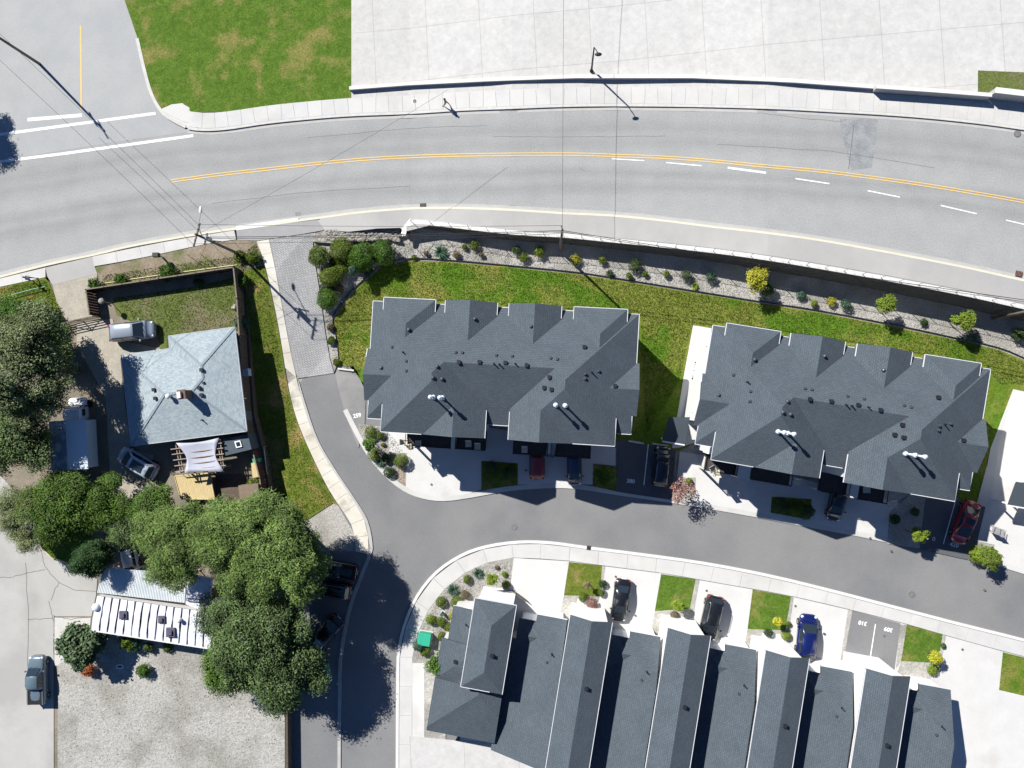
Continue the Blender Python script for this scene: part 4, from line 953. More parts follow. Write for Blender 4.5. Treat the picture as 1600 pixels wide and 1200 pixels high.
for i in range(np_):
    s0 = (i+(.0 if i == 0 else .09))/np_; s1 = (i+.89)/np_
    ra, rb = c[0].lerp(c[1], s0), c[0].lerp(c[1], s1); rc, rd = c[3].lerp(c[2], s1), c[3].lerp(c[2], s0)
    jit = [rng.uniform(-.06,.06) for _ in range(8)]
    dx = (c[1]-c[0]).normalized(); L1 = []; L2 = []
    for j in range(7):
        t_ = j/6; L1.append(ra.lerp(rd, t_)+dx*rng.uniform(-.05,.05)); L2.append(rb.lerp(rc, t_)+dx*rng.uniform(-.05,.05))
    crown = [0,.05,.08,.09,.08,.05,0]
    vs = [p+Vector((0,0,.02+crown[j])) for j, p in enumerate(L1)]+[p+Vector((0,0,.02+crown[j])) for j, p in enumerate(L2)]
    vs += [v-Vector((0,0,.06)) for v in vs]
    fs = [(j, j+1, 8+j, 7+j) for j in range(6)]+[(j, 14+j, 15+j, j+1) for j in range(6)]+[(7+j, 8+j, 22+j, 21+j) for j in range(6)]+[(0,7,21,14),(6,20,27,13)]
    mesh('roof_panel', vs, fs, m_pan, mh)
for x, y, s_ in ((193,961,.45),(253,968,.4),(267,988,.5)):
    q = P(x, y, zt+.1); mb = MB(); mb.box(q.x-s_, q.y-s_, zt-.1, q.x+s_, q.y+s_, zt+.22); mb.box(q.x-s_*.5, q.y-s_*.5, zt+.22, q.x+s_*.5, q.y+s_*.5, zt+.4); mb.build('roof_vent', MATS['dark_roof_coating'], mh, bevel=.05)
q = P(282,968,zt+.1); mb = MB(); mb.tube((q.x,q.y,zt),(q.x,q.y,zt+.5),.2,n=12); mb.dome((q.x,q.y,zt+.5),.26,.26,.16,12,3,full=False); mb.build('flue', G['ventwhite'], mh, smooth=True)
q = P(150,949,zt+.1); mb = MB(); mb.dome((q.x,q.y,zt+.1),.45,.45,.3,14,4,full=False); mb.build('roof_dome', G['ventwhite'], mh, smooth=True)
mb = MB(); mb.bar(c[3]+Vector((0,0,.0)), c[2]+Vector((0,0,.0)), .12, .12); mb.build('gutter', G['gutter'], mh)
cr = thing('carport', 'carport with a corrugated pale metal roof along the mobile home', 'carport', (0,0,0))
zc = 3.9
cc = [P(161,887,zc), P(330,912,zc), P(327,948,zc), P(290,943,zc), P(152,927,zc)]
a0, a1, b0, b1 = P(161,886,zc), P(292,897,zc), P(152,926,zc-.15), P(289,942,zc-.15)
mb = MB(); N_ = 110
for i in range(N_):
    s0, s1 = i/N_, (i+1)/N_; z0_, z1_ = (.05 if i % 2 else 0), (0 if i % 2 else .05)
    mb.add([a0.lerp(a1,s0)+Vector((0,0,z0_)), a0.lerp(a1,s1)+Vector((0,0,z1_)), b0.lerp(b1,s1)+Vector((0,0,z1_)), b0.lerp(b1,s0)+Vector((0,0,z0_))], [(3,2,1,0)])
mb.build('corrugated_roof', mat('pale_corrugated_metal', (.56,.60,.62), (.50,.54,.57), scale=.8, c3=(.64,.67,.69)), cr)
for t_ in (0,.33,.66,1): q = a0.lerp(a1, t_); mb = MB(); mb.bar((q.x,q.y-.2,1.2),(q.x,q.y-.2,zc-.05), .1,.1); mb.build('post', G['white'], cr)
quad_solid('flat_roof', [(293,898),(330,904),(326,958),(290,944)], 3.4, 3.85, m_pan, cr)
fr = MB(); f4 = [P(292,934,zc+.1),P(313,936,zc+.1),P(313,941,zc+.1),P(292,939,zc+.1)]
for i in range(4): fr.bar(f4[i], f4[(i+1) % 4], .07, .12)
fr.build('frame', G['galv'], cr)
# steps, chair, meter and small yard things near the mobile home
stp = thing('step_ladder', 'small blue garden step frame in the shade south of the mobile home', 'steps', P(163,1023,1.2))
stp.location = (0,0,0)
a, b = P(160,1020,1.25), P(160,1034,2.1)
for dx in (0,.75):
    mb = MB(); mb.bar(a+Vector((dx,0,0)), b+Vector((dx,0,0)), .07, .07); mb.build('rail', mat('pale_blue_paint', (.25,.35,.45)), stp)
for i in range(6):
    q = a.lerp(b, (i+.5)/6); mb = MB(); mb.bar(q, q+Vector((.75,0,0)), .12, .04); mb.build('rung', MATS['pale_blue_paint'], stp)
fq = thing('picture_frame', 'small white square frame lying in the shaded yard near the bottom edge', 'frame', (0,0,0)); mb = MB(); f4 = [P(183,1039,1.4),P(192,1039,1.4),P(192,1044,1.4),P(183,1044,1.4)]
for i in range(4): mb.bar(f4[i], f4[(i+1) % 4], .1, .08)
mb.build('rim', G['white'], fq); mb = MB(); mb.add([p-Vector((0,0,.02)) for p in f4], [(3,2,1,0)]); mb.build('panel', G['glass'], fq)

# ------------------------------------------------------------------ retaining wall with chain link fence
rw = thing('retaining_wall', 'tall dark block retaining wall below the main road', 'retaining wall', (0,0,0))
pts = [P(*p, hroad(*p)) for p in CP]
def gz(p): return 0.0
blk = MB(); row = .3; cop = []
dense = []
for a, b in zip(pts, pts[1:]):
    k = max(1, round((b-a).length/.45))
    for i in range(k): dense.append(a.lerp(b, i/k))
dense.append(pts[-1])
for i in range(len(dense)-1):
    a, b = dense[i], dense[i+1]; d = (b-a); d.z = 0; d.normalize(); nn = Vector((d.y, -d.x, 0))
    if nn.y > 0: nn = -nn
    ztop = min(a.z, b.z)-.05; rows_ = int(ztop/row)+1
    for j in range(rows_):
        z1 = ztop-j*row; z0 = max(-.3, z1-row+.02); off = nn*(.03*j+rng.uniform(0,.035)); sh = d*(.22 if j % 2 else 0)
        p0 = Vector((a.x,a.y,0))+sh+off+d*.012; p1 = Vector((b.x,b.y,0))+sh+off-d*.012; q0_ = p0-nn*.3; q1_ = p1-nn*.3
        L = [q0_, q1_, p1, p0]
        blk.add([v+Vector((0,0,z0)) for v in L]+[v+Vector((0,0,z1)) for v in L], [(4,5,6,7),(3,2,6,7),(0,4,7,3),(1,2,6,5)])
bo = blk.build('block', G['block'], rw); bo['kind'] = 'stuff'
bk = MB()
for a, b in zip(pts, pts[1:]):
    d = (b-a).normalized(); nn = Vector((d.y,-d.x,0)); nn = -nn if nn.y > 0 else nn
    q = [a-nn*.32, b-nn*.32]; bk.add([Vector((q[0].x,q[0].y,-.3)), Vector((q[1].x,q[1].y,-.3)), q[1]-Vector((0,0,.06)), q[0]-Vector((0,0,.06))], [(0,1,2,3)])
bk.build('core', G['block'], rw)
cpts = side(CP, -2.6); cn = len(CP)
A_l = [p for p in CP]; B_l = side(CP, -6.5)
tot = sum((Vector(a)-Vector(b)).length for a, b in zip(CP, CP[1:])); nsl = int(tot/14)
aa = resample(A_l, nsl); bb = resample(B_l, nsl)
for i in range(nsl):
    g_ = .02
    q = [Vector(aa[i]).lerp(Vector(aa[i+1]), g_), Vector(aa[i]).lerp(Vector(aa[i+1]), 1-g_), Vector(bb[i]).lerp(Vector(bb[i+1]), 1-g_), Vector(bb[i]).lerp(Vector(bb[i+1]), g_)]
    q = [P(*p, hroad(*p)+.14) for p in q]
    if (q[1]-q[0]).cross(q[2]-q[0]).z < 0: q = q[::-1]
    lo = [v-Vector((0,0,.14)) for v in q]
    mesh('coping_stone', q+lo, [(0,1,2,3),(0,4,5,1),(1,5,6,2),(2,6,7,3),(3,7,4,0)], G['coping'], rw)
cf = thing('chain_link_fence', 'chain link fence standing on the retaining wall coping', 'fence', (0,0,0))
fl = side(CP, -3.2); tot = sum((Vector(a)-Vector(b)).length for a, b in zip(fl, fl[1:])); nf = int(tot/29); fp = [P(*p, hroad(*p)+.14) for p in resample(fl, nf)]
for q in fp:
    mb = MB(); mb.tube(q, q+Vector((0,0,1.25)), .035, n=6); mb.build('post', G['galv'], cf)
for a, b in zip(fp, fp[1:]):
    mb = MB(); mb.tube(a+Vector((0,0,1.22)), b+Vector((0,0,1.22)), .024, n=5); mb.build('top_rail', G['galv'], cf)
mw_ = MB()
for a, b in zip(fp, fp[1:]):
    k = 9
    for i in range(-5, k):
        for s_ in (0, 1):
            p = [a.lerp(b, max(0,min(1,i/k))), a.lerp(b, max(0,min(1,(i+5)/k)))]; z_ = [1.2*max(0,-i)/5, 1.2*(min(i+5,k)-i)/5]
            z_ = [z_[0]+.02, z_[1]+.02]
            if s_: p = p[::-1]
            u_, v_ = p[0]+Vector((0,0,z_[0])), p[1]+Vector((0,0,z_[1]))
            dd = (v_-u_)
            if dd.length < .1: continue
            t3 = dd.cross(Vector((0,1,.3))).normalized()*.004
            mw_.add([u_-t3, u_+t3, v_+t3, v_-t3], [(0,1,2,3)])
wo = mw_.build('wire_mesh', G['galv'], cf); wo['kind'] = 'stuff'
# lot retaining wall east face
mb = MB()
for a, b in zip(LE, LE[1:]):
    pa, pb = P(*a, 1.2), P(*b, 1.2); mb.bar(pa+Vector((.03,0,-.55)), pb+Vector((.03,0,-.55)), .24, 1.35)
tag(mb.build('lot_wall', G['fencewood']), 'dark timber retaining wall under the long east fence, beside the grass strip', 'retaining wall')

# ------------------------------------------------------------------ utility poles and cables
def util_pole(label, px, py, zb, h, arms, lean=(0,0)):
    b = P(px, py, zb); t = thing('utility_pole', label, 'utility pole', b); top = Vector((lean[0], lean[1], h))
    mb = MB(); mb.tube((0,0,-.3), top, .17, .11, n=12); mb.build('pole', G['pole'], t, smooth=True)
    for z, L_, az in arms:
        q = top*(z/h); d = Vector((math.cos(az), math.sin(az), 0))*L_/2; mb = MB(); mb.bar(q-d+Vector((0,0,.0)), q+d, .12, .14); mb.build('crossarm', G['pole'], t)
        for s_ in (-1,-.5,.5,1):
            mb = MB(); c = q+d*s_*.92; mb.tube(c, c+Vector((0,0,.22)), .06, .04, n=8); mb.build('insulator', mat('insulator', (.25,.26,.27), rough=.3) if 'insulator' not in MATS else MATS['insulator'], t)
    return t, b, top
t0, b0_, top0 = util_pole('utility pole north of the side road, seen mainly by its cables', 62, 100, 1.2, 10, [(9.7,2.4,R(120)),(8.2,1.8,R(120))])
t1, b1_, top1 = util_pole('utility pole with a street lamp beside the paver driveway entrance', 376, 398, 1.2, 9.9, [(9.6,2.4,R(75)),(7.8,1.2,R(75))])
t2, b2_, top2 = util_pole('bare leaning utility pole in the bed under the retaining wall', 875, 392, 0, 9.6, [(9.2,.9,R(100))], (.15,.1))
t3_, b3_, top3 = util_pole('utility pole in the gravel bed at the right edge, its top out of frame', 1551, 498, 0, 10.0, [(9.6,1.0,R(90))], (.2,.25))
mb = MB(); tr = top1*.82; mb.tube(tr+Vector((.35,-.05,-.5)), tr+Vector((.35,-.05,.45)), .24, n=14); mb.build('transformer', G['galv'], t1, smooth=True)
am = MB(); lp = P(314,332,9.2)-b1_; am.path([top1*.86, top1*.95+(lp-top1*.9)*.4, lp], .045, n=8); am.build('lamp_arm', G['galv'], t1)
mb = MB(); mb.dome(lp+Vector((-.05,.25,0)), .17,.42,.12, 12,5); lh = mb.build('lamp_head', G['ventwhite'], t1, smooth=True)
mb = MB(); pd = Vector((1.9,-.4,0)); a = top1*.72; mb.bar(a, a+Vector((1.6,-.2,0)), .1, .1); mb.build('side_bracket', G['darkmetal'], t1)
def cable(label, a, b, sag, r=.018, off=None, n_=24):
    pts_ = [a.lerp(b, i/n_)-Vector((0,0,sag*4*(i/n_)*(1-i/n_))) for i in range(n_+1)]
    mb = MB(); mb.path(pts_, r, n=5); tag(mb.build('overhead_cable', G['wire']), label, 'cable', 'overhead cables between the poles')
d75 = Vector((math.cos(R(75)), math.sin(R(75)), 0))
T0, T1, T2, T3 = b0_+top0, b1_+top1, b2_+top2, b3_+top3
cable('thick overhead cable from the lamp pole to the bare pole, upper strand', T1-Vector((0,0,1.3)), T2-Vector((0,0,.6)), .5, .032)
cable('overhead cable just under the upper strand, lamp pole to bare pole', T1-Vector((0,0,1.9)), T2-Vector((0,0,1.1)), .7, .026)
cable('northern conductor from the lamp pole crossarm to the bare pole', T1+d75*1.0, T2+Vector((-.1,.4,-.2)), .6)
cable('southern conductor from the lamp pole crossarm to the bare pole', T1-d75*1.0, T2+Vector((.1,-.4,-.2)), .7)
cable('thick overhead cable from the bare pole to the right edge, upper strand', T2-Vector((0,0,.6)), T3-Vector((0,0,.6)), .6, .032)
cable('overhead cable from the bare pole to the right edge, lower strand', T2-Vector((0,0,1.1)), T3-Vector((0,0,1.3)), .8, .026)
cable('northern conductor across the side road to the lamp pole', T0+Vector((.5,.9,-.2)), T1+d75*1.0, .8)
cable('southern conductor across the side road to the lamp pole', T0-Vector((.5,.9,.2)), T1-d75*1.0, .8)
cable('thin cable from the bare pole straight up over the main road', T2, Vector((T2.x+.2, T2.y+34, 10.5)), .5)
cable('thin cable from the lamp pole to the old house roof', T1-Vector((0,0,2.5)), P(224,580,4.6), .6, .014)
cable('thin slanting cable across the road west of the boulevard', T1-Vector((0,0,.3)), Vector((P(700,140,9).x, P(700,140,9).y, 9)), .4, .012)
cable('thin slack cable from the bare pole to the bottom of the shrub bed', T2-Vector((0,0,1.6)), P(620,372,4.0), .5, .012)
# lamp pole by the upper edge and its mate
def street_pole(label, px, py, zb, h, arm):
    b = P(px, py, zb); t = thing('street_lamp', label, 'street lamp', b)
    mb = MB(); mb.tube((0,0,0), (0,0,h), .12, .07, n=10); mb.tube((0,0,0), (0,0,.35), .2, .18, n=10); mb.build('pole', G['darkmetal'], t, smooth=True)
    mb = MB(); mb.path([Vector((0,0,h)), Vector((arm[0]*.5,arm[1]*.5,h+.35)), Vector((arm[0],arm[1],h+.4))], .05, n=6); mb.build('arm', G['darkmetal'], t)
    mb = MB(); mb.dome((arm[0],arm[1],h+.38), .38,.2,.1, 12,5); mb.build('lamp_head', G['darkmetal'], t, smooth=True)
street_pole('dark street lamp beyond the wall at the top centre, its shadow crossing the sidewalk', 924, 112, 2.2, 5.2, (.4,-.9))
# ------------------------------------------------------------------ vehicles
PT = {k: paint('paint_'+k, c) for k, c in dict(silver=(.24,.28,.34), grey=(.22,.24,.27), black=(.010,.011,.014), blue=(.005,.011,.085), bluesilver=(.42,.48,.56), red=(.30,.008,.015), maroon=(.26,.01,.01), white=(.72,.73,.75), steel=(.10,.14,.17), darkblue=(.02,.035,.08), paleblue=(.62,.68,.76)).items()}
def loft(mb, rings, closed_ends=True, mi=0):
    n_ = len(rings[0]); vs = [p for r in rings for p in r]; fs = []
    for i in range(len(rings)-1):
        for j in range(n_-1): fs.append((i*n_+j, i*n_+j+1, (i+1)*n_+j+1, (i+1)*n_+j))
    if closed_ends: fs += [tuple(range(n_))[::-1], tuple(range((len(rings)-1)*n_, len(rings)*n_))]
    mb.add(vs, fs, mi)
CARS = {}
SPEC = dict(
 suv=dict(L=4.7, W=1.90, hood=.98, belt=1.05, roof=1.68, cab=(-2.15,-1.80,.55,1.35), deck=1.05),
 sedan=dict(L=4.75, W=1.84, hood=.86, belt=.93, roof=1.45, cab=(-1.75,-1.05,.45,1.35), deck=.98),
 hatch=dict(L=4.35, W=1.80, hood=.90, belt=.96, roof=1.50, cab=(-2.0,-1.55,.55,1.35), deck=1.0),
 pickup=dict(L=5.6, W=1.98, hood=1.08, belt=1.15, roof=1.85, cab=(-.95,-.75,.75,1.5), deck=1.1))
def car(label, kind, color, front, rear, zg=.15, cat='car', group=None, glassroof=False, rack=False, scale=None):
    sp = SPEC[kind]; f_ = P(*front, zg+.7); r_ = P(*rear, zg+.7); d = f_-r_; yaw = math.atan2(d.y, d.x); c = (f_+r_)/2; k = d.length/sp['L']
    k = max(.9, min(1.12, k))
    t = thing('parked_'+('pickup' if kind == 'pickup' else 'car'), label, cat, (c.x, c.y, zg), yaw, group); t.scale = (k, k, k)
    L, W = sp['L']/2, sp['W']/2; pm = PT[color]; hood, belt, roof = sp['hood'], sp['belt'], sp['roof']; r0, r1, f1, f0 = sp['cab']
    st = [(-L,.72,.42,.80),(-L+.06,.86,.30,belt-.12),(-L+.28,.94,.24,belt-.02),(-L+.7,.99,.22,belt+.02),(-L+1.2,1,.20,belt+.03),(-.6,1,.20,belt+.01),(.3,1,.20,belt),(f0-.1,.99,.20,belt-.01),(f0+.25,.985,.21,hood+.03),(L-.75,.97,.22,hood-.04),(L-.32,.90,.25,hood-.12),(L-.08,.74,.32,hood-.24),(L,.55,.42,.58)]
    if kind == 'sedan': st[3] = (-L+.7,.98,.22,belt+.03)
    mb = MB(); rings = []
    for x, w_, zb, zt_ in st:
        w_ *= W
        rings.append([(x,-w_*.86,zb),(x,-w_*.99,zb+.14),(x,-w_,(zb+zt_)/2),(x,-w_*.97,zt_-.09),(x,-w_*.86,zt_-.01),(x,-w_*.45,zt_+.035),(x,0,zt_+.045),(x,w_*.45,zt_+.035),(x,w_*.86,zt_-.01),(x,w_*.97,zt_-.09),(x,w_,(zb+zt_)/2),(x,w_*.99,zb+.14),(x,w_*.86,zb)])
    loft(mb, rings); mb.add([rings[i][j] for i in range(len(rings)) for j in (0,12)], [(2*i,2*i+1,2*i+3,2*i+2) for i in range(len(rings)-1)])
    body = mb.build('body', pm, t, smooth=True)
    # cabin
    wt = W*.70; wb = W*.90; mb = MB(); rr = []
    for x, w_, z in ((r0,wb,belt),(r1-.02,(wb+wt)/2+.04,roof-.16),(r1+.2,wt+.03,roof-.05),(r1+.6,wt+.04,roof-.015),((r1+f1)/2,wt+.05,roof),(f1-.25,wt+.03,roof-.03),(f1,wt,roof-.07),(f0,wb*.96,belt-.02)):
        zz = belt-.06
        rr.append([(x,-wb*.99,zz),(x,-w_,min(z,z-.10) if z > belt+.1 else zz+.02),(x,-w_*.88,z-.02 if z > belt+.1 else zz+.04),(x,0,z+.02 if z > belt+.1 else zz+.05),(x,w_*.88,z-.02 if z > belt+.1 else zz+.04),(x,w_,min(z,z-.10) if z > belt+.1 else zz+.02),(x,wb*.99,zz)])
    loft(mb, rr); mb.build('cabin', pm if kind != 'x' else G['glass'], t, smooth=True)
    def pane(name, q, th=.02):
        q = [Vector(p) for p in q]; nn = (q[1]-q[0]).cross(q[2]-q[0]).normalized(); c_ = sum(q, Vector())/len(q)
        if nn.dot(c_-Vector((0,0,.7))) < 0: nn = -nn
        mb = MB(); mb.add([p+nn*th for p in q]+[p-nn*.03 for p in q], [(0,1,2,3),(7,6,5,4),(0,4,5,1),(1,5,6,2),(2,6,7,3),(3,7,4,0)]); mb.build(name, G['glass'], t)
    pane('windshield', [(f0-.02,-wb*.84,belt+.02),(f0-.02,wb*.84,belt+.02),(f1+.03,wt*.86,roof-.08),(f1+.03,-wt*.86,roof-.08)], .035)
    pane('rear_window', [(r0+.04,-wb*.80,belt+.08),(r0+.04,wb*.80,belt+.08),(r1+.02,wt*.84,roof-.14),(r1+.02,-wt*.84,roof-.14)], .05)
    for s in (-1, 1):
        xm = (r1+f1)/2-.05
        pane('side_window', [(r0+.32,s*wb*.985,belt+.04),(xm-.05,s*wb*.985,belt+.03),(xm-.05,s*(wt+.05),roof-.15),(r1+.25,s*(wt+.04),roof-.17)], .045)
        pane('side_window', [(xm+.05,s*wb*.985,belt+.03),(f0-.35,s*wb*.97,belt+.02),(f1-.12,s*(wt+.02),roof-.16),(xm+.05,s*(wt+.05),roof-.15)], .045)
        mb = MB(); mb.box(f0-.45, s*(W+.02)-.0 if s > 0 else -W-.22, belt-.05, f0-.28, W+.22 if s > 0 else -W-.02, belt+.12); mb.build('mirror', pm, t, bevel=.03)
        mb = MB(); mb.dome((L-.30, s*W*.68, hood-.22), .20,.17,.09, 8,4); mb.build('headlight', G['lamp'], t, smooth=True)
        mb = MB(); mb.dome((-L+.14, s*W*.76, belt-.12), .10,.16,.14, 8,4); mb.build('tail_light', G['tail'], t, smooth=True)
        for x in (-L+.85, L-.88):
            mb = MB(); mb.tube((x,s*(W-.22),.33),(x,s*(W+.005),.33),.33,n=18); wh = mb.build('wheel', G['rubber'], t)
            mb = MB(); mb.tube((x,s*(W-.05),.33),(x,s*(W+.015),.33),.20,n=14); mb.build('rim', G['rim'], wh)
    mb = MB(); mb.box(-L-.03,-.26,.55,-L+.02,.26,.68); mb.build('number_plate', G['white'], t)
    if kind == 'pickup':
        mb = MB(); mb.box(-L+.12,-W*.82,belt+.02,r0-.08,W*.82,belt+.05); mb.build('bed_cover', G['rubber'], t)
        for s in (-1,1): mb = MB(); mb.box(-L+.1, s*W*.9-.05, belt, r0-.05, s*W*.9+.05, belt+.1); mb.build('bed_rail', pm, t)
    if glassroof:
        mb = MB(); mb.box(r1+.45,-wt*.72,roof-.02,f1-.35,wt*.72,roof+.045); mb.build('roof_glass', G['glass'], t, bevel=.02)
    if rack:
        for s in (-1,1): mb = MB(); mb.path([(r1+.2,s*wt*.95,roof),(r1+.4,s*wt*.95,roof+.08),(f1-.5,s*wt*.95,roof+.08),(f1-.3,s*wt*.95,roof)], .025, n=6); mb.build('roof_rail', G['galv'], t)
    for i in range(1): mb = MB(); mb.path([(f0+.16,-.5,belt),(f0+.02,.1,belt+.07)], .014, n=4); mb.path([(f0+.16,.1,belt),(f0+.02,.62,belt+.06)], .014, n=4); mb.build('wiper', G['rubber'], t)
    return t
car('silver grey wagon parked alone on the dirt above the pale grey house', 'suv', 'silver', (243,514), (172,521), 1.3)
car('silver car with a dark sunroof parked askew in tree shade below the pale grey house', 'hatch', 'bluesilver', (186,706), (245,741), 1.3, glassroof=True)
car('black sedan with pale blue reflections, leftmost of the cars on the white driveways', 'sedan', 'black', (966,971), (975,905), .15)
car('black SUV on the white driveway in the middle, its nose over the roof edge', 'suv', 'black', (1104,1000), (1119,931), .15, rack=True)
car('bright blue hatchback on the white driveway beside the numbered stalls', 'hatch', 'blue', (1264,960), (1258,1030), .15)
car('black SUV in the shaded stall by the white line, between the two townhouse blocks', 'suv', 'black', (1037,697), (1030,760), .16, rack=True)
car('dark red car in the shaded stall at the far right', 'sedan', 'red', (1497,849), (1521,784), .16, glassroof=True)
car('maroon car half under the balconies of the left townhouse block', 'suv', 'maroon', (839,700), (839,738), .13)
car('silver blue car on the shaded driveway under the left townhouse block', 'hatch', 'darkblue', (898,754), (897,708), .13)
car('black car nose out on the shaded driveway of the right townhouse block', 'sedan', 'black', (1303,808), (1314,760), .13)
car('black pickup in the tree shade, uppermost of the parked vehicles by the street bend', 'pickup', 'black', (492,884), (556,895), .05, cat='pickup')
car('black SUV in deep shade, second from the top by the street bend', 'suv', 'black', (488,916), (549,926), .05)
car('black car slanting under the willow at the bottom of the shaded parking row', 'sedan', 'black', (486,1020), (530,965), .05)
car('steel grey pickup at the bottom left corner of the picture', 'pickup', 'steel', (58,1024), (60,1100), 1.3, cat='pickup')
car('white car mostly hidden under the trees above the carport', 'hatch', 'white', (197,846), (205,886), 1.3)
# box truck
bt = P(130,640,2); c1 = P(131,622,2.2); c2 = P(131,728,2.2)
d = c1-c2; yaw = math.atan2(d.y, d.x); bp_ = P(131,652,1.3)
tk = thing('box_truck', 'white truck with a wide ridged box body, shaded by the big left tree', 'truck', (bp_.x, bp_.y, 1.3), yaw+R(3))
pm = PT['white']; mb = MB(); rings = []
for x, w_, zt_ in ((-.3,1.05,1.9),(0,1.1,2.1),(.15,1.12,2.15),(.9,1.1,2.1),(1.0,1.1,2.0),(1.35,1.1,1.25),(2.0,1.05,1.15),(2.2,.9,1.0),(2.26,.7,.8)):
    rings.append([(x,-w_*.9,.5),(x,-w_,.8),(x,-w_,zt_-.25),(x,-w_*.85,zt_),(x,0,zt_+.05),(x,w_*.85,zt_),(x,w_,zt_-.25),(x,w_,.8),(x,w_*.9,.5)])
loft(mb, rings); mb.build('cab', pm, tk, smooth=False, bevel=.03)
mb = MB(); mb.add([(1.04,-.95,1.95),(1.04,.95,1.95),(1.38,.95,1.3),(1.38,-.95,1.3)], [(0,1,2,3)]); mb.add([(1.08,-.95,1.97),(1.08,.95,1.97),(1.42,.95,1.32),(1.42,-.95,1.32)], [(3,2,1,0)]); mb.build('windshield', G['glass'], tk)
for s in (-1,1):
    mb = MB(); mb.box(.15, s*1.11-.02, 1.3, .9, s*1.11+.02, 1.85); mb.build('side_window', G['glass'], tk)
    mb = MB(); mb.box(1.15, s*1.35-.1, 1.3, 1.3, s*1.35+.1, 1.7); mb.bar((1.2,s*1.1,1.5),(1.2,s*1.3,1.5),.04,.04); mb.build('mirror', G['rubber'], tk)
    mb = MB(); mb.dome((2.18,s*.72,.9),.08,.16,.14,8,4); mb.build('headlight', G['lamp'], tk, smooth=True)
    for x in (1.5,-3.6): mb = MB(); mb.tube((x,s*.85,.45),(x,s*1.12,.45),.45,n=18); mb.build('wheel', G['rubber'], tk)
b_l = (P(131,652,4)-P(131,727,4)).length; hw = 2.05
mb = MB(); mb.box(-.35-b_l,-hw,.9,-.35,hw,2.7); mb.build('box_body', pm, tk)
mb = MB(); x0, x1 = -.45-b_l, -.25
mb.add([(x0,0,3.0),(x1,0,3.0),(x1,hw+.06,2.72),(x0,hw+.06,2.72)]+[(x0,0,2.9),(x1,0,2.9),(x1,hw+.06,2.62),(x0,hw+.06,2.62)], [(0,3,2,1),(4,5,6,7),(0,1,5,4),(1,2,6,5),(2,3,7,6),(3,0,4,7)])
mb.build('tarpaulin', mat('grey_blue_tarpaulin', (.26,.32,.42), (.18,.23,.32), scale=1.2, c3=(.5,.55,.62), scale3=.7), tk)
mb = MB(); mb.add([(x0,0.0,3.0),(x1,0.0,3.0),(x1,-hw-.06,2.72),(x0,-hw-.06,2.72)]+[(x0,0,2.9),(x1,0,2.9),(x1,-hw-.06,2.62),(x0,-hw-.06,2.62)], [(0,1,2,3),(4,7,6,5),(0,4,5,1),(1,5,6,2),(2,6,7,3),(3,7,4,0)])
mb.build('roof_panel', PT['paleblue'], tk)

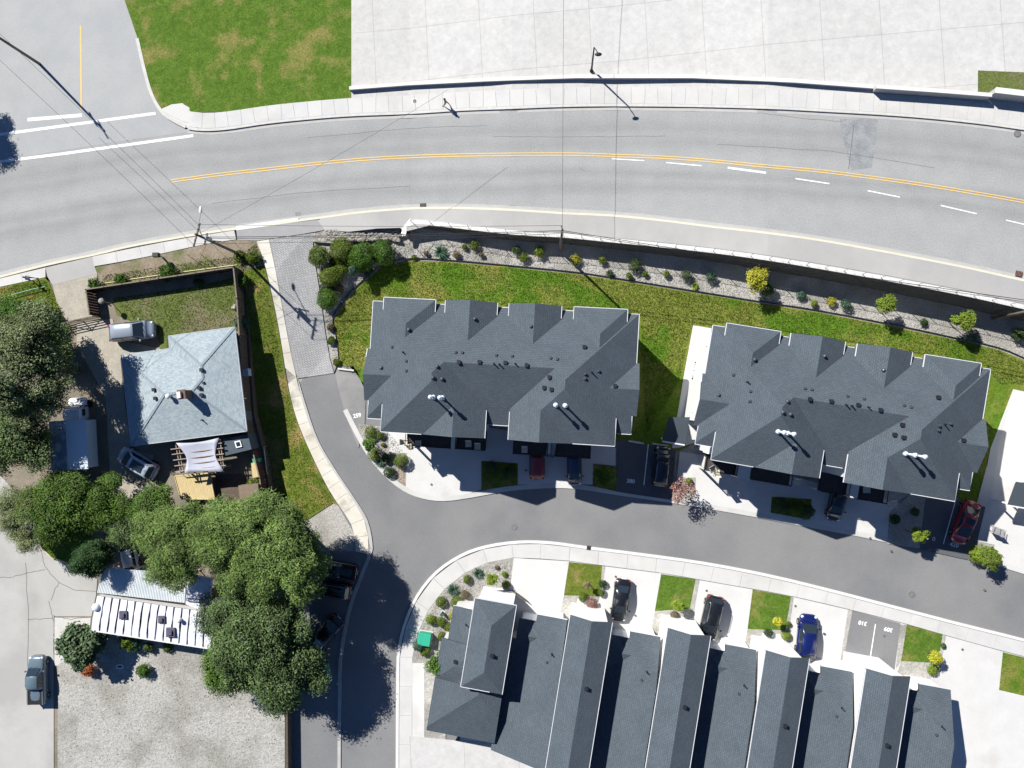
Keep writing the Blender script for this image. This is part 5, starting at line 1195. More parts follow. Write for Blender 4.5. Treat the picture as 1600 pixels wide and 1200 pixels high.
# ------------------------------------------------------------------ people
def person(label, px, py, zg, yaw, shirt, trousers, stride=.28):
    b = P(px, py, zg); t = thing('person', label, 'person', b, yaw)
    skin = MATS.get('skin') or mat('skin', (.32,.19,.13)); hair = MATS.get('hair') or mat('dark_hair', (.03,.02,.015))
    J = [(0,0,.95),(0,0,1.18),(0,0,1.40),(0,0,1.52),(.01,0,1.62),(.02,0,1.70)]; rad = [.15,.14,.15,.06,.09,.085]; ed = [(0,1),(1,2),(2,3),(3,4),(4,5)]
    def add(p, r_, par): J.append(p); rad.append(r_); ed.append((par, len(J)-1)); return len(J)-1
    fingers = []
    for s, sw in ((1,1),(-1,-1)):
        h_ = add((0,s*.10,.90),.10,0); k_ = add((sw*stride*.55,s*.11,.50),.065,h_); a_ = add((sw*stride,s*.11,.09),.045,k_); add((sw*stride+.17,s*.12,.04),.035,a_)
        sh = add((0,s*.19,1.38),.07,2); el = add((-sw*.10,s*.25,1.10),.045,sh); wr = add((-sw*.02+.05,s*.27,.87),.03,el); pa = add((-sw*.02+.07,s*.27,.80),.032,wr)
        for i, (dx, ln) in enumerate(((-.03,.075),(-.01,.085),(.012,.08),(.032,.065))):
            q = add((J[pa][0]+dx, J[pa][1]-s*.005, .80-ln*.6),.009,pa); add((J[pa][0]+dx, J[pa][1]-s*.02, .80-ln),.008,q)
        q = add((J[wr][0]+.045, J[wr][1]-s*.015,.81),.011,wr); add((J[wr][0]+.06, J[wr][1]-s*.03,.78),.009,q)
    me = bpy.data.meshes.new('body'); me.from_pydata(J, ed, []); o = link('body', me, [skin, MATS[shirt], MATS[trousers]], t)
    m_ = o.modifiers.new('skin', 'SKIN')
    if not me.skin_vertices: 
        pass
    dg = bpy.context
    lay = me.skin_vertices[0] if me.skin_vertices else None
    if lay is None:
        bm = bmesh.new(); bm.from_mesh(me); bm.verts.layers.skin.verify(); bm.to_mesh(me); bm.free(); lay = me.skin_vertices[0]
    for i, r_ in enumerate(rad): lay.data[i].radius = (r_, r_); lay.data[i].use_root = (i == 0)
    su = o.modifiers.new('sub', 'SUBSURF'); su.levels = 1; su.render_levels = 1
    ev = o.evaluated_get(bpy.context.evaluated_depsgraph_get()); m2 = bpy.data.meshes.new_from_object(ev); o.modifiers.clear(); o.data = m2; m2.name = 'body'
    while len(m2.materials) < 3: m2.materials.append(None)
    for i, mm in enumerate([skin, MATS[shirt], MATS[trousers]]): m2.materials[i] = mm
    for p in m2.polygons:
        c = p.center; p.use_smooth = True
        p.material_index = 1 if (c.z > .97 and c.z < 1.47 and not (abs(c.y) > .2 and c.z < 1.12)) else (2 if (c.z < .98 and abs(c.y) < .2 and c.z > .07) else 0)
    mb = MB(); mb.dome((.0,0,1.70), .105,.095,.10, 12,5); mb.build('hair', hair, t, smooth=True)
    mb = MB(); mb.dome((.112,0,1.655), .02,.014,.025, 6,4); [mb.dome((.095,s*.035,1.68), .012,.014,.01, 6,4) for s in (-1,1)]; mb.build('face', hair, t)
    for s, sw in ((1,1),(-1,-1)): mb = MB(); mb.dome((sw*stride+.07,s*.115,.045),.15,.05,.05,8,4); mb.build('shoe', G['rubber'], t)
mat('lilac_cloth', (.42,.40,.58)); mat('dark_cloth', (.03,.032,.04)); mat('grey_cloth', (.22,.22,.23))
person('person in a lilac top and dark trousers walking on the left sidewalk', 54, 437, 1.34, R(10), 'lilac_cloth', 'dark_cloth')
person('person in dark clothes walking on the north sidewalk above the main road', 698, 165, 1.65, R(175), 'grey_cloth', 'dark_cloth', .32)

# ------------------------------------------------------------------ covers, drains, marks and utility pieces
def manhole(px, py, z, r_, label, cat='manhole cover', m=None):
    c = P(px, py, z); t = thing('manhole_cover', label, cat, c); mb = MB(); mb.tube((0,0,0),(0,0,.012),r_,n=24); mb.build('frame', m or G['iron'], t)
    mb = MB(); mb.tube((0,0,.012),(0,0,.02),r_*.8,n=24); mb.build('lid', mat('iron_lid', (.20,.19,.185), (.14,.13,.13), scale=8) if 'iron_lid' not in MATS else MATS['iron_lid'], t)
manhole(804,824,.035,.33,'round iron manhole cover in the inner street near the bend'); manhole(1425,929,.035,.33,'round iron manhole cover in the inner street on the right')
manhole(1590,209,3.51,.36,'round iron manhole cover by the north kerb at the right edge'); manhole(648,158,1.5,.28,'pale round cover set in the north sidewalk', m=G['galv'])
def drain(px, py, z, label, a=0, m=None, s=(.7,.5)):
    c = P(px, py, z); t = thing('storm_drain', label, 'drain', c, a); mb = MB(); mb.box(-s[0]/2,-s[1]/2,0,s[0]/2,s[1]/2,.012); mb.build('frame', m or G['iron'], t)
    for i in range(5): x = -s[0]*.4+s[0]*.8*i/4; mb = MB(); mb.box(x-.03,-s[1]*.4,.012,x+.03,s[1]*.4,.03); mb.build('bar', G['darkmetal'], t)
drain(920,856,.16,'square storm drain grate in the crescent kerb above the first grass plot', R(-8), s=(.45,.5)); drain(661,321,1.46,'storm drain grate in the south gutter of the main road, above the wall end', R(2)); drain(1592,427,3.66,'rusty red storm drain at the right edge of the boulevard', R(-14), mat('rusty_iron', (.25,.12,.09)))
for i, (x, y, lb) in enumerate(((962,901,'beside the black sedan on the white driveway'),(1104,923,'beside the black SUV on the white driveway'),(1243,947,'above the blue hatchback'),(1382,994,'inside the right numbered stall'),(1504,1015,'on the last white driveway at the bottom right'),(674,757,'on the white driveway of the left townhouse block'),(1539,922,'on the inner street at the far right'),(1393,861,'on the inner street below the right block'),(822,735,'by the maroon car'),(1360,841,'on the sunny driveway patch of the right block'))):
    c = P(x, y, .17); mb = MB(); mb.tube(c-Vector((0,0,.1)), c+Vector((0,0,.02 if i not in (0,1,2,3,4,5,8,9) else .012)), .12, n=14); tag(mb.build('valve_cover', G['iron']), 'small round dark valve cover '+lb, 'valve cover')
for (a, b, lb) in (((528,576),(553,579),'concrete wheel stop at the head of the first stall, beside the lawn'),((982,689),(1006,693),'shaded concrete wheel stop of the empty stall between the blocks'),((1019,693),(1044,697),'shaded concrete wheel stop in front of the parked black SUV')):
    mb = MB(); mb.bar(P(*a, .25), P(*b, .25), .20, .16); tag(mb.build('wheel_stop', G['kerb'], None, bevel=.02), lb, 'wheel stop')
def number(txt, px, py, z, ang, size, parent, m):
    cu = bpy.data.curves.new('stall_number', 'FONT'); cu.body = txt; cu.size = size; cu.align_x = 'CENTER'; cu.align_y = 'CENTER'; cu.extrude = .001; cu.offset = .02
    o = bpy.data.objects.new('tmp', cu); COL.objects.link(o); me = bpy.data.meshes.new_from_object(o.evaluated_get(bpy.context.evaluated_depsgraph_get()))
    bpy.data.objects.remove(o); me.name = 'stall_number'; me.materials.clear(); q = link('stall_number', me, m, parent); q.location = P(px, py, z); q.rotation_euler = (0,0,ang)
number('259', 558, 649.5, .105, R(10), .62, bpy.data.objects['parking_pad'], G['line_white']); number('380', 985.5, 752, .158, R(-5), .60, pn, G['line_white'])
number('420', 1491, 851.5, .158, R(-13), .62, pe, G['line_white']); number('0', 1459, 842.5, .158, R(-10), .60, pe, G['line_old'])
number('310', 1348, 973.5, .163, R(168), .60, pk, G['line_white']); number('309', 1388, 983.5, .163, R(168), .60, pk, G['line_white'])
# green utility box, bollard box
def util_box(label, px, py, sx, sy, sz, ang, m, name='utility_box'):
    c = P(px, py, .12); t = thing(name, label, 'utility box', c, ang); mb = MB(); mb.box(-sx/2-.1,-sy/2-.1,-.05,sx/2+.1,sy/2+.1,.08); mb.build('base', G['kerb'], t)
    mb = MB(); mb.box(-sx/2,-sy/2,.08,sx/2,sy/2,sz); b_ = mb.build('cabinet', m, t, bevel=.04)
    mb = MB(); mb.box(-sx/2-.03,-sy/2-.03,sz,sx/2+.03,sy/2+.03,sz+.07); mb.build('lid', m, t, bevel=.03)
    mb = MB(); mb.box(-.03,-sy/2-.05,sz*.5,.03,-sy/2,sz*.62); mb.build('handle', G['darkmetal'], b_)
util_box('bright green utility cabinet in the gravel bed by the crescent sidewalk', 665, 995, 1.35, 1.25, .95, R(-8), G['green_box'])
util_box('small dark green pedestal box among the shrubs above the utility cabinet', 692, 957, .3, .28, .8, R(-30), mat('dark_green_paint', (.03,.09,.07)), 'pedestal_box')
util_box('round-topped green tank at the bottom of the shaded parking row', 505, 1047, 1.3, 1.3, 1.2, R(10), MATS['bright_green'] if 'bright_green' in MATS else G['green_box'], 'green_tank')
# bed mats, bird bath, sculpture, bins
def bath(px, py, z): 
    c = P(px, py, z); t = thing('bird_bath', 'round pale ornament on a thin stalk in the corner of the thin lawn', 'ornament', c); mb = MB(); mb.tube((0,0,0),(0,0,1.7),.04,n=8); mb.build('stalk', G['galv'], t)
    mb = MB(); mb.dome((0,0,1.85),.36,.36,.2,14,6); mb.build('globe', mat('patterned_pale', (.34,.32,.29), (.10,.095,.085), scale=7), t, smooth=True)
bath(175,474,1.3)
t = thing('mailbox', 'dark hooded box on a pale post standing on the roadside verge', 'mailbox', P(254,402,1.3)); mb = MB(); mb.bar((0,0,0),(0,0,1.0),.15,.15); mb.build('post', G['coping'], t); mb = MB(); mb.box(-.35,-.25,1.0,.35,.25,1.5); mb.build('box', G['darkmetal'], t, bevel=.05)
mb = MB()
for i in range(9): mb.dome((rng.uniform(-.3,.3), rng.uniform(-.3,.3), rng.uniform(.1,.6)), .22,.2,.2, 7,4)
t = thing('driftwood', 'pale lumpy driftwood piece in the lawn by the long fence', 'ornament', P(370,482,1.3)); mb.build('lump', mat('driftwood', (.42,.38,.32), (.25,.22,.18), scale=4), t)
for x, y, lb in ((292,405,'left'),(313,405,'right')):
    mb = MB(); q = P(x-1, y-9, 1.3); mb.tube(P(x,y-8,1.2), P(x,y-8,3.1), .03, n=6); tag(mb.build('marker_stake', G['galv']), f'thin stake on the roadside verge, the {lb} one of two casting long shadows', 'stake')
# heat pump by the row houses
c = P(1180,1012,.15); t = thing('heat_pump', 'white square heat pump with a round dark fan, above the row houses', 'heat pump', c, R(-9)); mb = MB(); mb.box(-.38,-.38,0,.38,.38,.8); mb.build('casing', G['white'], t, bevel=.03)
mb = MB(); mb.tube((0,0,.8),(0,0,.83),.28,n=20); mb.build('fan_grille', G['darkmetal'], t)
# camp chairs at the far right patio
def chair(px, py, z, ang, label, m, s=1, group=None, cat='chair'):
    t = thing('chair', label, cat, P(px, py, z), ang, group); t.scale = (s,s,s)
    mb = MB(); mb.box(-.28,-.26,.40,.28,.28,.46); mb.build('seat', m, t); mb = MB(); mb.add([(-.28,.26,.42),(.28,.26,.42),(.28,.40,.95),(-.28,.40,.95),(-.28,.30,.42),(.28,.30,.42),(.28,.44,.95),(-.28,.44,.95)], [(0,1,2,3),(7,6,5,4),(0,4,5,1),(1,5,6,2),(2,6,7,3),(3,7,4,0)]); mb.build('backrest', m, t)
    for x in (-.26,.26):
        for y in (-.24,.26): mb = MB(); mb.bar((x,y,0),(x,y,.42),.04,.04); mb.build('leg', G['darkmetal'], t)
        mb = MB(); mb.box(x-.03,-.26,.62,x+.03,.30,.66); mb.build('armrest', m, t)
mc = mat('grey_wicker', (.30,.30,.31), (.22,.22,.23), scale=9)
chair(1551,826,.15,R(160),'left folding chair of the pair on the white patio at the far right', mc, 1.1); chair(1560,830,.15,R(170),'right folding chair of the pair on the white patio at the far right', mc, 1.1)
for x, y, a, lb in ((634,690,90,'pale wicker chair at the west end of the left block first balcony'),(642,697,200,'cream cushioned chair nearest the corner of the left block first balcony'),(655,692,180,'white lounge chair on the left block first balcony'),(733,694,0,'blue-shaded seat on the second balcony of the left block'),(747,698,0,'square blue ottoman seat on the second balcony of the left block')):
    chair(x, y, 3.0, R(a), lb, mat('cream_cushion', (.50,.47,.40)) if 'cream_cushion' not in MATS else MATS['cream_cushion'], 1.1)
for x, y, a, lb in ((820,703,0,'square seat on the third balcony of the left block'),(1112,733,30,'white chair on the sunlit corner balcony of the right block'),(1118,738,190,'second white chair on the sunlit corner balcony of the right block'),(1243,753,0,'pale chair on the second balcony of the right block'),(1350,765,0,'pale chair on the third balcony of the right block'),(1391,787,0,'pale lounge chair on the last balcony of the right block')):
    chair(x, y, 3.0, R(a), lb, MATS['cream_cushion'], 1.1)
tb = thing('balcony_table', 'long grey table on the third balcony of the left block', 'table', P(861,701,3.0), R(80)); mb = MB(); mb.box(-.9,-.45,.68,.9,.45,.74); mb.build('table_top', mc, tb)
for x in (-.8,.8):
    for y in (-.38,.38): mb = MB(); mb.bar((x,y,0),(x,y,.68),.06,.06); mb.build('leg', G['darkmetal'], tb)
# planters on the first front porch
for x, y, lb, m in ((903,949,'pink'  , mat('pink_pot', (.55,.28,.33))),):
    c = P(x, y, .15); t = thing('flower_pot', 'small pink pot on the white path left of the black sedan', 'pot', c); mb = MB(); mb.tube((0,0,0),(0,0,.5),.16,.24,n=12); mb.build('pot', m, t)
    mb = MB(); mb.dome((0,0,.6),.22,.22,.2,8,4); mb.build('flower', G['darkmetal'], t)
# porch fence of the first row house
t = thing('porch_railing', 'dark railing on the white porch at the corner of the bottom row of houses', 'railing', (0,0,0))
pr = [P(769,931,.9), P(800,924,.9), P(822,940,.9)]
for a, b in zip(pr, pr[1:]):
    mb = MB(); mb.bar(a, b, .07, .07); mb.build('rail', G['pole'], t)
    for i in range(9): q = a.lerp(b, i/8); mb = MB(); mb.bar(Vector((q.x,q.y,.1)), q, .04, .04); mb.build('baluster', G['pole'], t)
c = P(1085,578,.15); t = thing('toy_pile', 'line of small teal and black things lying on the white patio', 'clutter', c)
for i in range(9):
    q = P(1089-i*.9, 562+i*4.2, .2)-c; s_ = rng.uniform(.06,.2); mb = MB(); mb.dome((q.x+rng.uniform(-.1,.1),q.y,.06), s_, s_*.8, .1, 7,4); mb.build('piece', G['darkmetal'] if i % 3 else (MATS.get('teal_plastic') or mat('teal_plastic', (.05,.25,.33))), t)
# ------------------------------------------------------------------ vegetation
nr = np.random.default_rng(11)
LM = dict(
 willow=leafmat('willow_leaves', (.07,.13,.028), (.155,.23,.055), (.28,.345,.11)),
 willow_pale=leafmat('pale_willow_leaves', (0.1148,0.1553,0.0607), (0.2025,0.2362,0.0945), (0.324,0.3375,0.162)),
 grey=leafmat('grey_green_leaves', (.09,.13,.05), (.185,.225,.095), (.31,.36,.18)),
 dark=leafmat('dark_green_leaves', (.05,.088,.03), (.11,.17,.055), (.19,.25,.09)),
 cedar=leafmat('cedar_foliage', (0.0438,0.1,0.0125), (0.1,0.175,0.0225), (0.1625,0.2375,0.0375)),
 hedge=leafmat('hedge_leaves', (0.0182,0.052,0.013), (0.0455,0.104,0.0234)),
 maple=leafmat('maple_leaves', (0.042,0.084,0.035), (0.105,0.154,0.07), (0.21,0.252,0.14)),
 round=leafmat('olive_shrub_leaves', (.075,.12,.012), (.16,.23,.025), (.25,.30,.05)),
 bright=leafmat('bright_shrub_leaves', (.045,.115,.010), (.085,.18,.018), (.14,.23,.03)),
 yellow=leafmat('yellow_leaves', (0.28,0.3,0.025), (0.5,0.48,0.04), (0.62,0.58,0.06)),
 lime=leafmat('lime_leaves', (.12,.19,.015), (.24,.33,.03), (.34,.41,.05)),
 bluegreen=leafmat('blue_green_leaves', (0.036,0.096,0.06), (0.084,0.168,0.108), (0.144,0.24,0.168)),
 straw=leafmat('straw_blades', (.17,.17,.04), (.26,.24,.07)),
 dry=leafmat('dry_brown_leaves', (0.16,0.12,0.07), (0.26,0.22,0.13)),
 red=leafmat('red_brown_leaves', (.22,.07,.06), (.36,.19,.16), (.46,.34,.29)),
 orange=leafmat('orange_flowers', (0.45,0.12,0.05), (0.6,0.22,0.08)))
def leaf_mesh(centres, normals, ln, wd, name='leaf'):
    """one rhombic leaf per centre: numpy arrays"""
    n_ = len(centres)
    r_ = nr.normal(size=(n_, 3)); t_ = np.cross(normals, r_); t_ /= np.linalg.norm(t_, axis=1, keepdims=True)+1e-9
    b_ = np.cross(normals, t_); L_ = (ln*nr.uniform(.6, 1.3, n_))[:, None]/2; W_ = (wd*nr.uniform(.7, 1.2, n_))[:, None]/2
    bend = normals*L_*.25
    v = np.stack([centres-t_*L_-bend, centres+b_*W_, centres+t_*L_-bend, centres-b_*W_], 1).reshape(-1, 3)
    me = bpy.data.meshes.new(name); me.vertices.add(4*n_); me.vertices.foreach_set('co', v.ravel().astype(np.float32))
    me.loops.add(4*n_); me.loops.foreach_set('vertex_index', np.arange(4*n_, dtype=np.int32)); me.polygons.add(n_)
    me.polygons.foreach_set('loop_start', np.arange(0, 4*n_, 4, dtype=np.int32)); me.update(calc_edges=True); return me
def crown_pts(n_, r_, h_, clumps, cr, irregular=.25, flat=1.0, shell=.75):
    """points on the shells of many clumps spread through an uneven crown"""
    az = nr.uniform(0, 2*math.pi, clumps); u = nr.uniform(-.55, 1, clumps); rr = nr.uniform(.35, 1, clumps)**.5
    lob = 1+irregular*(np.sin(az*3+nr.uniform(0, 6))*.6+np.sin(az*5+nr.uniform(0, 6))*.5)+nr.normal(0, irregular*.3, clumps)
    cx = np.cos(az)*np.sqrt(1-u*u)*rr*(r_-cr*.7)*lob; cy = np.sin(az)*np.sqrt(1-u*u)*rr*(r_-cr*.7)*lob; cz = u*rr*(h_/2-cr*.5)
    C = np.stack([cx, cy, cz], 1); cs = cr*nr.uniform(.55, 1.35, clumps)
    w_ = cs**2; idx = nr.choice(clumps, n_, p=w_/w_.sum())
    d = nr.normal(size=(n_, 3)); d /= np.linalg.norm(d, axis=1, keepdims=True); d[:, 2] = np.where(d[:, 2] < -.3, -d[:, 2]*.6, d[:, 2]); d /= np.linalg.norm(d, axis=1, keepdims=True)
    q = C[idx]+d*(cs[idx]*(shell+(1-shell)*nr.uniform(-1.3, 1, n_)+np.abs(nr.normal(0, .26, n_))))[:, None]*np.array([1, 1, .8*flat])
    nn = d+nr.normal(0, .38, (n_, 3))+np.array([-.35, .35, .75]); nn /= np.linalg.norm(nn, axis=1, keepdims=True)
    return q, nn, C
def tree(name, label, px, py, zg, zc, r_, h_, n_, m, ln=.32, wd=.12, clumps=70, cr=1.3, cat='tree', irregular=.25, trunk=.22, group=None, base_shift=(0,0)):
    cc = P(px, py, zc); base = Vector((cc.x+base_shift[0], cc.y+base_shift[1], zg)); t = thing(name, label, cat, base, 0, group)
    q, nn, C = crown_pts(n_, r_, h_, clumps, cr, irregular); off = np.array([cc.x-base.x, cc.y-base.y, zc-zg])
    link('crown', leaf_mesh(q+off, nn, ln, wd, 'crown'), LM[m], t)
    mb = MB(); top = Vector(off)*.95; prev = Vector((0,0,-.2)); k = 5; pr = trunk*1.3
    for i in range(1, k+1):
        p = top*(i/k)+Vector((rng.uniform(-.12,.12),rng.uniform(-.12,.12),0)); rn = trunk*(1.25-i/k); mb.tube(prev, p, pr, rn, n=9, caps=False); prev = p; pr = rn
    for c in C[:min(len(C), 16)]:
        e = Vector(c+off); s_ = top*rng.uniform(.55,.9); mid = s_.lerp(e, .5)+Vector((0,0,.2*r_*.3)); mb.tube(s_, mid, trunk*.35, trunk*.2, n=6, caps=False); mb.tube(mid, e, trunk*.2, trunk*.07, n=6, caps=False)
    mb.build('trunk', G['bark'], t, smooth=True); return t
tree('shade_tree', 'very large grey green tree filling the left edge beside the box truck', 30, 574, 1.2, 9.6, 6.0, 8.0, 66000, 'grey', .28,.11, 150, 1.05, irregular=.22, trunk=.4)
tree('shade_tree', 'dark green tree below the very large left tree, west of the truck', 24, 682, 1.2, 6.0, 4.1, 5.0, 28000, 'dark', .28,.12, 60, 1.1, trunk=.3)
tree('bush_mass', 'bright green bush between the corner grass and the big left tree', 18, 492, 1.2, 2.4, 2.4, 2.4, 12000, 'bright', .24,.1, 34, .75, cat='bush', trunk=.1)
tree('bush_mass', 'deep green bush with pale tips touching the front drive', 62, 500, 1.2, 2.4, 2.2, 2.2, 11000, 'cedar', .22,.1, 34, .7, cat='bush', trunk=.1)
tree('bush_mass', 'yellow green bush overhanging the driveway edge below the gate', 92, 545, 1.2, 3.4, 2.6, 3.2, 13000, 'willow', .26,.1, 34, .85, cat='bush', trunk=.12)
tree('willow_tree', 'pale feathery willow leaning over the cracked street at the left', 42, 806, 1.2, 4.6, 3.5, 3.8, 22000, 'willow_pale', .34,.06, 80, .8, trunk=.2)
tree('shade_tree', 'mid green tree between the pale willow and the cedars', 95, 792, 1.2, 4.8, 4.1, 4.4, 34000, 'cedar', .26,.10, 90, .9, trunk=.25)
tree('cedar_tree', 'bright green layered cedar left of the deck, nearest the silver car', 165, 790, 1.2, 4.2, 2.9, 3.6, 22000, 'cedar', .20,.09, 46, .75, trunk=.2)
tree('cedar_tree', 'bright green layered cedar touching the corner of the pale deck', 240, 796, 1.2, 4.2, 2.9, 3.4, 22000, 'cedar', .20,.09, 46, .75, trunk=.2)
tree('cedar_tree', 'dark cedar between the two bright cedars and the carport', 205, 822, 1.2, 4.0, 2.8, 3.0, 18000, 'dark', .22,.09, 40, .75, trunk=.2)
tree('hedge_column', 'tall dark green clipped conifer rising beside the carport corner', 148, 872, 1.2, 4.6, 1.9, 6.5, 20000, 'hedge', .16,.09, 60, .6, irregular=.08, trunk=.15)
tree('willow_tree', 'huge yellow green willow, western half, over the carport and cedars', 278, 848, 1.2, 7.2, 4.4, 5.5, 42000, 'willow', .38,.07, 170, .8, trunk=.35)
tree('willow_tree', 'huge yellow green willow, middle, reaching up to the back yard fence', 378, 842, 1.2, 8.2, 5.2, 6.5, 52000, 'willow', .38,.07, 200, .85, trunk=.4)
tree('willow_tree', 'dense green willow crown beside the shaded parked cars, eastern half', 438, 868, .5, 8.8, 4.9, 6.5, 46000, 'willow', .36,.08, 180, .85, trunk=.4)
tree('shade_tree', 'broad dark green tree east of the mobile home, darker than the willows', 400, 985, .8, 7.2, 5.2, 6.0, 46000, 'dark', .28,.12, 170, .9, trunk=.38)
tree('shade_tree', 'mid green tree by the mobile home end with a few rusty leaves', 350, 965, 1.2, 5.2, 3.0, 4.0, 20000, 'maple', .26,.12, 46, .9, trunk=.25)
tree('shade_tree', 'dark tree at the bottom below the mobile home end, left of the shaded stalls', 365, 1040, 1.2, 5.4, 3.6, 4.4, 24000, 'cedar', .26,.11, 54, 1.0, trunk=.25)
tree('shade_tree', 'dark tree at the bottom edge overhanging the lowest shaded stall', 445, 1045, .6, 6.4, 3.8, 5.0, 26000, 'dark', .28,.12, 60, 1.1, trunk=.28)
tree('maple_tree', 'glossy green broadleaf tree at the bottom left beside the grey pickup', 128, 1012, 1.2, 3.8, 2.6, 3.2, 9000, 'maple', .42,.26, 40, .7, trunk=.18)
tree('conifer_tree', 'conifer off the upper left corner, throwing its shadow over the crosswalk', -138, 120, 1.2, 6.0, 3.2, 9.5, 22000, 'dark', .26,.10, 60, .9, trunk=.3)

def shrub(name, label, px, py, r_, m, n_=None, zg=None, hh=None, leaf=(.13,.07), group=None, cat='shrub', stalk=0, irregular=.1, clumps=None, z=None):
    """low rounded shrub: foliage of many small leaves on short stems"""
    zg = hsite(px, py)+.12 if zg is None else zg
    hh = hh or r_*1.5; n_ = n_ or int(420*r_*r_*4+160); c = P(px, py, zg+hh*.5+stalk); base = Vector((c.x, c.y, zg)); t = thing(name, label, cat, base, 0, group)
    n_ = int(n_*2.0); r_ = r_*1.08
    d = nr.normal(size=(n_, 3)); d /= np.linalg.norm(d, axis=1, keepdims=True); d[:, 2] = np.where(d[:, 2] < -.35, -d[:, 2], d[:, 2])
    ph = nr.uniform(0, 6.28, 6); bump = 1+irregular*(np.sin(d[:, 0]*6+ph[0])*np.sin(d[:, 1]*7+ph[1])+np.sin(d[:, 2]*8+ph[2]+d[:, 0]*5)*.8)+.06*nr.normal(size=n_)
    rad = bump*np.where(nr.uniform(size=n_) < .7, 1, nr.uniform(.5, 1, n_)); q = d*rad[:, None]*np.array([r_, r_, hh*.52]); q[:, 2] = np.maximum(q[:, 2], -hh*.48)
    nn = d+nr.normal(0, .5, (n_, 3)); nn /= np.linalg.norm(nn, axis=1, keepdims=True); C = q[:6]*.6
    link('foliage', leaf_mesh(q+np.array([0,0,hh*.5+stalk]), nn, leaf[0], leaf[1], 'foliage'), LM[m], t)
    t.scale = (rng.uniform(.85,1.2), rng.uniform(.85,1.2), rng.uniform(.85,1.15)); t.rotation_euler[2] = rng.uniform(0, 6)
    mb = MB()
    if stalk: mb.tube((0,0,-.1),(0,0,stalk+hh*.4),.035,.02,n=6)
    for c in C[:5]: mb.tube((0,0,stalk), Vector(c)+Vector((0,0,hh*.5+stalk)), .025,.01,n=5,caps=False)
    mb.build('stem', G['bark'], t); return t
def spiky(name, label, px, py, r_, m, zg=None, n_=60, cat='grass clump', group=None):
    zg = hsite(px, py)+.12 if zg is None else zg; b = P(px, py, zg+.2); b.z = zg; mb = MB()
    for i in range(n_):
        a = rng.uniform(0, 6.283); e = rng.uniform(.2, 1.2); L_ = r_*rng.uniform(.8, 1.25); d = Vector((math.cos(a)*math.cos(e), math.sin(a)*math.cos(e), math.sin(e))); s_ = Vector((-math.sin(a), math.cos(a), 0))*.035
        mid = d*L_*.6; tip = d*L_+Vector((0,0,-L_*.25)); mb.add([-s_*.6, s_*.6, mid+s_, mid-s_, tip], [(0,1,2,3),(3,2,4)])
    t = thing(name, label, cat, b, 0, group); mb.build('blades', LM[m], t); return t
# cluster at the paver driveway
SH = [(499,401,1.05,'round','leftmost big round olive shrub beside the pavers'),(534,391,1.15,'round','large olive shrub at the top of the driveway cluster'),(567,402,1.15,'bright','tall green shrub in the middle of the driveway cluster'),(600,396,1.15,'bright','easternmost large green shrub of the driveway cluster, touching the lawn'),
 (517,432,1.05,'round','olive shrub below the leftmost one, with a purple shaded side'),(524,410,.55,'bright','small bright shrub squeezed between the big olive shrubs'),(532,418,.75,'round','half-shaded olive shrub in the heart of the driveway cluster'),(549,407,.6,'hedge','small dark shrub between the top shrub and the tall green one'),
 (509,449,.55,'hedge','small dark round shrub just above the lowest bright one'),(511,466,.9,'bright','lowest bright green shrub beside the pavers'),(576,425,.5,'bluegreen','small blue green shrub at the lawn corner of the driveway cluster'),(564,419,.4,'lime','small pale yellow green plant beside the blue green shrub'),
 (578,391,.35,'dry','rusty brown tuft between two large green shrubs'),(529,452,.45,'dry','yellowish sparse plant in the shade of an olive shrub'),(517,532,.35,'round','small sparse shrub below the cluster beside the pavers'),(516,511,.3,'dry','tiny dry plant in the narrow gravel strip by the pavers'),(526,566,.35,'round','lowest tiny shrub of the narrow gravel strip, above the first stall')]
for x, y, r_, m, lb in SH: shrub('shrub', lb, x, y, r_*1.1, m, leaf=(.15,.08) if m != 'hedge' else (.1,.06), irregular=.08, hh=r_*(1.7 if r_ > .9 else 1.3))
shrub('small_tree', 'standard tree whose dark crown shadow falls on the lawn corner of the driveway cluster', 552, 422, .45, 'bluegreen', hh=1.2, stalk=1.2, cat='small tree', n_=500)
